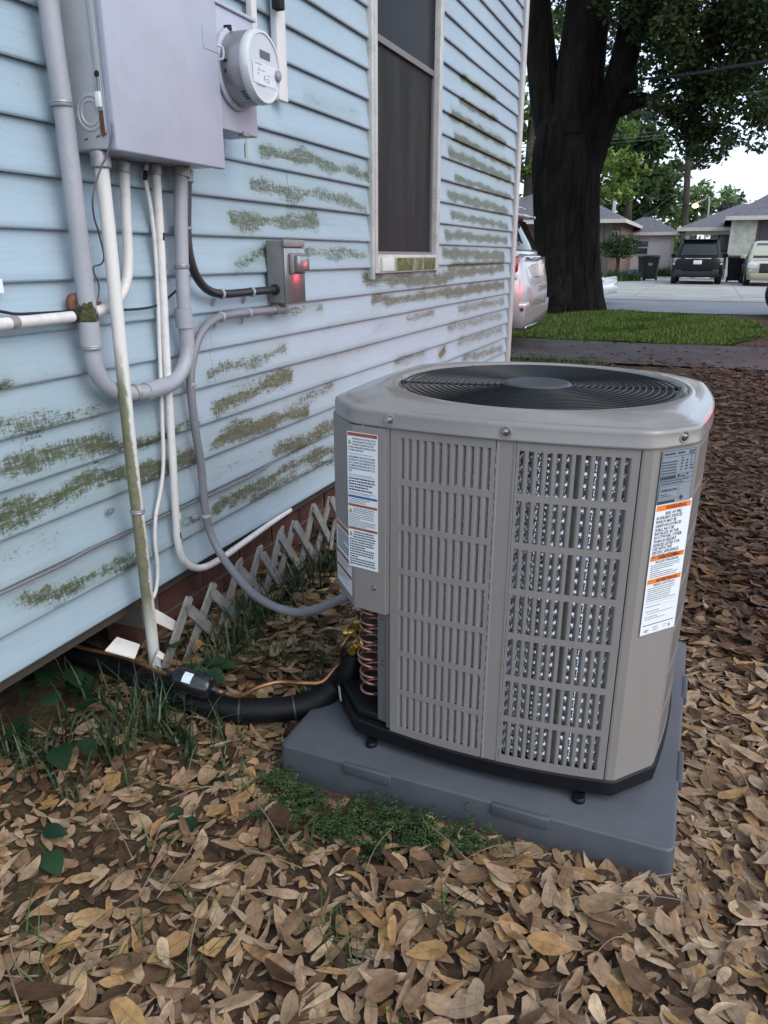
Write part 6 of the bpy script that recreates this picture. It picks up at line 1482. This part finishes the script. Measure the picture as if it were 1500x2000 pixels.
suv('braking_car', 'dark car on the driveway with glowing red brake lamps', (2.55+2.45, 9.7, 0), R(-90), paint('charcoal_paint', (.04, .04, .045), .3), 4.9, 1.90, 1.78, .37, rear_lit=LIT, tall_tail=True)
# open 4x4 beyond the right edge, only its front tyre in the picture
jt = thing('open_four_by_four', 'dark open off-road vehicle at the right edge, only a black tyre visible', 'car', (2.2, 16.9, 0), 1e-6)
for s in (-1, 1):
    for x in (-.62, 1.7):
        mb = MB(); w = .28; r = .43; yy = s*.72
        mb.lathe((x, yy - s*w, r), (0, s, 0), [(r*.5, 0), (r*.9, 0), (r*.98, .03), (r, .08), (r, w-.06), (r*.98, w-.02), (r*.9, w), (r*.55, w-.02), (r*.5, w-.06)], 36); wh = mb.build('wheel', TYRE, jt, org=(0, 0, 0), smooth=True, angle=40)
        mb = MB(); mb.lathe((x, yy - .03*s, r), (0, s, 0), [(r*.54, 0), (r*.4, -.03), (0, -.02)], 20); mb.build('rim', RIM, wh, org=(0, 0, 0), smooth=True)
DKG = paint('dark_green_paint', (.02, .025, .02), .1)
mb = MB(); mb.loft([[(-.52, y*.8, .55), (-.52, y, .95), (.6, y*1.05, 1.02), (.62, y*1.05, .5)] for y in (-.62, -.3, .3, .62)], close=False); mb.build('hood', DKG, jt, org=(0, 0, 0), bevel=.03, solid=.05)
mb = MB(); mb.box((.6, -.7, .45), (2.3, .7, 1.05)); mb.build('tub', DKG, jt, org=(0, 0, 0), bevel=.06)
mb = MB(); mb.box((-.55, -.5, .42), (2.2, .5, .55)); mb.build('chassis', PLAST, jt, org=(0, 0, 0))
mb = MB()
for s in (-.62, .62): mb.tube([(.7, s, 1.0), (.9, s, 1.75), (2.1, s, 1.75), (2.2, s, 1.0)], .03, 8)
mb.tube([(.9, -.62, 1.75), (.9, .62, 1.75)], .03, 8); mb.tube([(2.1, -.62, 1.75), (2.1, .62, 1.75)], .03, 8); mb.build('roll_bar', PLAST, jt, org=(0, 0, 0), smooth=True)

# ================================================================== FAR HOUSES AND STREET FURNITURE
ROOFM = mat('grey_shingle', (.105, .10, .115), .9, var=.25, vscale=4, bmp=.4, bscale=12)
FASC = mat('cream_fascia', (.52, .48, .42), .6)
def box_on(t, name, m, a, b_, bevel=0): mb = MB(); mb.box(a, b_); return mb.build(name, m, t, bevel=bevel)
def hip(t, x0, x1, y0, y1, z0, z1, over=.4, ridge=.3):
    x0 -= over; x1 += over; y0 -= over; y1 += over; cy = (y0+y1)/2; hx = (x1-x0)/2; rx = max(.05, hx - (y1-y0)/2) if ridge is None else ridge
    cx = (x0+x1)/2; mb = MB()
    mb.add([(x0, y0, z0), (x1, y0, z0), (x1, y1, z0), (x0, y1, z0), (cx-rx, cy, z1), (cx+rx, cy, z1)], [(0, 1, 5, 4), (1, 2, 5), (2, 3, 4, 5), (3, 0, 4), (3, 2, 1, 0)]); r_ = mb.build('roof', ROOFM, t)
    mb = MB()
    for a, b_ in (((x0, y0-.02, z0-.14), (x1, y0, z0+.04)), ((x0-.02, y0, z0-.14), (x0, y1, z0+.04)), ((x1, y0, z0-.14), (x1+.02, y1, z0+.04))): mb.box(a, b_)
    mb.build('fascia', FASC, r_); return r_
def far_window(t, x0, x1, z0, z1, y, frame_m, glass_m, bar=True):
    mb = MB(); mb.box((x0-.07, y-.05, z0-.07), (x1+.07, y+.02, z1+.07)); w = mb.build('window', frame_m, t)
    mb = MB(); mb.box((x0, y-.06, z0), (x1, y-.04, z1)); mb.build('pane', glass_m, w)
    if bar: mb = MB(); mb.box((x0, y-.07, (z0+z1)/2-.04), (x1, y-.055, (z0+z1)/2+.04)); mb.build('glazing_bar', frame_m, w)
    return w
DG_ = glassy('far_glass', (.03, .035, .04), .1, .7)
PINK = mat('pale_pink_siding', (.68, .61, .60), .7, var=.08, vscale=2, bmp=.0)
YG_ = 50.0
def fx(px, Y): return ony(px, 500, Y)[0]
def fz(py, px, Y): return ony(px, py, Y)[2]
gz = fz(455, 1260, YG_)
g = thing('garage', 'small pale pink garage with grey hipped roof and a dark window', 'garage', (fx(1255, YG_), YG_, 0))
gx0, gx1 = fx(1196, YG_), fx(1308, YG_)
nb = 14
mb = MB(); mb.box((gx0, YG_, 0), (gx1, YG_+4.2, gz)); wl_ = mb.build('wall', PINK, g)
for k in range(nb):
    z0 = .35 + (gz-.45)*k/nb; mb = MB(); mb.add([(gx0, YG_-.035, z0), (gx1, YG_-.035, z0), (gx1, YG_-.01, z0 + (gz-.45)/nb), (gx0, YG_-.01, z0 + (gz-.45)/nb), (gx0, YG_, z0), (gx1, YG_, z0)], [(0, 1, 2, 3), (0, 4, 5, 1)]); mb.build('siding_board', PINK, wl_)
box_on(g, 'corner_board', FASC, (gx1-.02, YG_-.06, 0), (gx1+.14, YG_+.1, gz)); box_on(g, 'footing', mat('grey_block', (.22, .22, .22), .9), (gx0, YG_-.05, 0), (gx1, YG_-.005, .34))
hip(g, gx0, gx1, YG_, YG_+4.2, gz, fz(424, 1250, YG_+2), .45, .25)
far_window(g, fx(1239, YG_), fx(1263, YG_), fz(496, 1250, YG_), fz(471, 1250, YG_), YG_-.03, WHITE, DG_)
# brick house behind the oak
YB_ = 42.0; bx1 = fx(1204, YB_); bzv = fz(432, 1190, YB_)
bh = thing('brick_house', 'brown brick house with porch posts partly hidden by the oak trunk', 'house', (bx1-3, YB_, 0))
BRF = mat('far_brick', (.24, .15, .12), .9, var=.25, vscale=5)
box_on(bh, 'wall', BRF, (bx1-8, YB_+.9, 0), (bx1, YB_+9, bzv)); box_on(bh, 'porch_floor', conc, (bx1-8, YB_-1.2, 0), (bx1-1.0, YB_+.9, .25))
hip(bh, bx1-8, bx1, YB_-1.2, YB_+9, bzv, bzv+1.9, .45, .6)
for px in (1172, 1180, 1187): box_on(bh, 'porch_post', mat('dark_post', (.10, .085, .075), .7), (fx(px, YB_-1)-.10, YB_-1.1, .25), (fx(px, YB_-1)+.08, YB_-.9, bzv))
for (pa, pb) in ((1192, 1195), (1199, 1202)): far_window(bh, fx(pa, YB_+.9), fx(pb, YB_+.9), 1.2, 2.3, YB_+.88, WHITE, DG_)
box_on(bh, 'vent_pipe', mat('vent_white', (.5, .5, .52), .5), (fx(1191, YB_+3)-.08, YB_+2.9, bzv+.4), (fx(1191, YB_+3)+.08, YB_+3.06, bzv+1.15))
# right-hand house: carport wing and stone-faced front
YR = 46.0; rz0 = fz(446, 1380, YR); rx0 = fx(1334, YR); rx1 = fx(1440, YR)
rh = thing('carport_house', 'grey-roofed house with open carport and pale stone front on the far side', 'house', ((rx0+rx1)/2, YR, 0))
SID = mat('pale_siding', (.68, .70, .69), .7, var=.06); STN = mat('stone_facing', (.44, .44, .36), .9, var=.25, vscale=3, bmp=.5, bscale=14); DOORM = mat('dark_screen_door', (.06, .05, .055), .5)
PANES = glassy('greenish_glass', (.20, .25, .22), .15, .7)
box_on(rh, 'carport_beam', FASC, (rx0, YR-.1, rz0-.32), (rx1+2, YR+.1, rz0-.02)); box_on(rh, 'carport_post', FASC, (rx0, YR-.1, 0), (rx0+.22, YR+.1, rz0-.3))
wx = fx(1393, YR+3)
box_on(rh, 'wall', SID, (wx-.3, YR+2.6, 0), (rx1+8, YR+9, rz0)); hip(rh, rx0, rx1+7, YR, YR+9, rz0, fz(398, 1450, YR+4.5), .45, 2.2)
w_ = far_window(rh, fx(1400, YR+2.5), fx(1419, YR+2.5), .5, 2.3, YR+2.58, mat('dark_frame', (.06, .06, .06), .5), PANES)
for k in (1, 2): mb = MB(); xx = fx(1400, YR+2.5) + (fx(1419, YR+2.5)-fx(1400, YR+2.5))*k/3; mb.box((xx-.02, YR+2.50, .5), (xx+.02, YR+2.525, 2.3)); mb.build('glazing_bar', SASH, w_)
YS = 41.0; sx0 = fx(1425, YS); sz = fz(424, 1450, YS)
box_on(rh, 'stone_wall', STN, (sx0, YS, 0), (sx0+1.0, YS+6, sz)); box_on(rh, 'front_wall', STN, (sx0+1.0, YS+.25, 0), (sx0+9, YS+6, sz)); box_on(rh, 'corner_board', WHITE, (sx0-.12, YS-.06, 0), (sx0+.02, YS+.1, sz))
dr = box_on(rh, 'door', DOORM, (sx0+1.15, YS+.17, .15), (sx0+2.05, YS+.24, 2.65)); box_on(rh, 'door_frame', mat('brown_frame', (.12, .09, .075), .6), (sx0+1.02, YS+.20, .1), (sx0+2.2, YS+.248, 2.8)); box_on(dr, 'door_rail', SASH, (sx0+1.15, YS+.14, 1.35), (sx0+2.05, YS+.169, 1.42))
box_on(rh, 'doorway', PLAST, (sx0+2.5, YS+.15, .1), (sx0+3.6, YS+.24, 2.5)); hip(rh, sx0, sx0+9, YS, YS+6, sz, sz+1.8, .4, 2.0)
mb = MB(); mb.lathe((sx0+2.35, YS+.05, 2.0), (0, 0, 1), [(0, 0), (.07, .02), (.08, .15), (0, .24)], 12); mb.build('porch_lamp', emit('porch_bulb', (1, .45, .2), 3), rh)
# bins
BIN = mat('bin_plastic', (.016, .017, .020), .5, var=.2)
def wheelie(x, y, s, label):
    t = thing('wheelie_bin', label, 'bin', (x, y, 0)); k = s
    mb = MB(); mb.loft([[(x - a, y - b_, z), (x + a, y - b_, z), (x + a, y + b_, z), (x - a, y + b_, z)] for a, b_, z in ((.24*k, .28*k, .10), (.26*k, .30*k, .2), (.33*k, .40*k, 1.02*k), (.36*k, .43*k, 1.03*k), (.36*k, .43*k, 1.08*k))], cap=True); mb.build('body', BIN, t, bevel=.01)
    mb = MB(); mb.loft([[(x - a, y - b_, z), (x + a, y - b_, z), (x + a, y + b_, z), (x - a, y + b_, z)] for a, b_, z in ((.37*k, .45*k, 1.085*k), (.37*k, .45*k, 1.11*k), (.30*k, .36*k, 1.16*k))], cap=True); mb.build('lid', BIN, t, bevel=.01)
    for q_ in (-1, 1): mb = MB(); mb.lathe((x + q_*.26*k, y + .30*k, .13), (1, 0, 0), [(0, -.04), (.12, -.04), (.13, 0), (.12, .04), (0, .04)], 16); mb.build('wheel', TYRE, t, smooth=True)
    return t
b1 = wheelie(fx(1274, 39.2), 39.2, 1.02, 'near dark wheelie bin with a round pale emblem in front of the garage')
mb = MB(); mb.lathe((fx(1274, 39.2)-.02, 39.2-.37, .80), (0, -1, .12), [(.12, 0), (.10, .012), (.0, .012)], 16); mb.build('emblem', mat('bin_emblem', (.16, .16, .15), .6), b1)
wheelie(fx(1262, 41.5), 41.5, 1.0, 'dark wheelie bin half hidden behind the bin with the emblem')
wheelie(fx(1447, 37.5)-.15, 37.9, 1.0, 'dark wheelie bin between the two SUVs')
mb = MB(); x = fx(1229, 46); q = random.Random(2); mb.lathe((x, 46, 0), (0, 0, 1), [(.55, 0), (.50, .12), (.35, .24), (.12, .30), (0, .30)], 12); mb.v = [(a + q.uniform(-.08, .08), b_ + q.uniform(-.08, .08), max(0, c + q.uniform(-.05, .05))) for a, b_, c in mb.v]
o = mb.build('blue_tarp', mat('blue_sheet', (.04, .08, .32), .5), None, org=(x, 46, 0), smooth=True); tag(o, 'crumpled blue sheet on the ground before the garage wall', 'tarp')
# clipped bush
xb = fx(1207, 38); t = thing('clipped_bush', 'dark round clipped bush on a short stem before the brick house', 'bush', (xb, 38, 0))
mb = MB(); mb.tube([(xb, 38, 0), (xb+.05, 38, .6), (xb, 38, 1.1)], [.09, .07, .1], 8); mb.build('stem', POLEB, t, smooth=True)
crown('crown', [((xb + .45*math.cos(a), 38 + .3*math.sin(a), 1.55 + .12*math.sin(3*a)), (.55, .5, .48), 420) for a in [k*.8 for k in range(8)]], OAKL, t, .12, 70)
sp = [(fx(1212, 38.5) + ql.gauss(0, .45), 38.5 + ql.gauss(0, .4), 0) for _ in range(120)]
blades('far_plants', sp, .3, .8, .06, SOFTGREEN, 'green strappy plants growing under the clipped bush', 'plants', seed=12, per=3, spread=.12)
sp = [(fx(1302, 48) + ql.gauss(0, .3), 48 + ql.gauss(0, .5), 0) for _ in range(60)]
blades('garage_weeds', sp, .3, .8, .06, SOFTGREEN, 'tall green weeds at the garage corner behind the black SUV', 'weeds', seed=13, per=3, spread=.12)
# utility pole, lines, street lamp
YP = 58.0; p0 = ony(1334, 520, YP); p0[2] = 0; p1 = ony(1346, 280, YP); p2 = p0 + (p1-p0)*1.5
up = thing('utility_pole', 'tall brown wooden utility pole rising into the oak leaves', 'utility pole', tuple(p0)); mb = MB(); mb.tube([p0, p1, p2], [.24, .20, .17], 12); mb.build('shaft', POLEB, up, smooth=True)
d = (p2-p0)/np.linalg.norm(p2-p0); c = p0 + (p1-p0)*1.42; mb = MB(); mb.box((c[0]-1.2, c[1]-.06, c[2]-.07), (c[0]+1.2, c[1]+.06, c[2]+.07)); mb.build('crossarm', POLEB, up)
lc = ony(1358, 402, 62.0)
sl = thing('street_lamp', 'small orange glowing street lamp beside the utility pole', 'street lamp', (lc[0]+.9, 62, 0))
mb = MB(); mb.tube([(lc[0]+.9, 62, 0), (lc[0]+.9, 62, lc[2]+.2), (lc[0]+.5, 62, lc[2]+.35), (lc[0], 62, lc[2]+.2)], .06, 8, smooth=4); mb.build('post', GALV, sl, smooth=True)
mb = MB(); mb.lathe((lc[0], 62, lc[2]-.14), (0, 0, 1), [(0, 0), (.17, .03), (.22, .14), (.15, .25), (0, .27)], 16); mb.build('globe', emit('sodium_lamp', (1, .42, .10), 9), sl, smooth=True)
CAB = mat('black_line', (.012, .012, .013), .6)
a = ony(1238, 156, 16.9); b_ = ony(1500, 120, 13.5); e_ = b_ + (b_-a)*1.6
mb = MB(); mb.tube([a, (a+b_)/2 + np.array([0, 0, -.03]), b_, e_], [.022, .024, .028, .028], 8, smooth=5); o = mb.build('overhead_cable', CAB, None, org=tuple(a), smooth=True, angle=180); tag(o, 'thick black overhead cable running right from a stub on the oak', 'cable')
for k in range(3):
    a = ony(1232, 262 + 7*k, 48.0); b_ = ony(1276, 258 + 7*k, 56.0); d = b_-a
    mb = MB(); mb.tube([a - d*4, a, b_, b_ + d*3], .014, 5); o = mb.build('power_line', CAB, None, org=tuple(a), smooth=True, angle=180); tag(o, ['topmost', 'middle', 'lowest'][k] + ' of three thin power lines left of the utility pole', 'cable', 'thin power lines')
a = ony(1248, 427, 51.5); b_ = ony(1300, 392, 57.5); mb = MB(); mb.tube([a, (a+b_)/2 - np.array([0, 0, .1]), b_, b_ + (b_-a)*.8], .015, 5, smooth=4); o = mb.build('service_drop', CAB, None, org=tuple(a), smooth=True, angle=180); tag(o, 'thin service wire rising from the garage roof peak', 'cable')
mb = MB(); mb.tube([ony(1005, 407, 5.47), ony(1018, 405, 5.50), ony(1026, 410, 5.52)], .006, 6); o = mb.build('wall_hook', WHITE, None, org=tuple(ony(1005, 407, 5.47)), smooth=True); tag(o, 'small pale hook sticking out from the house corner', 'hook')
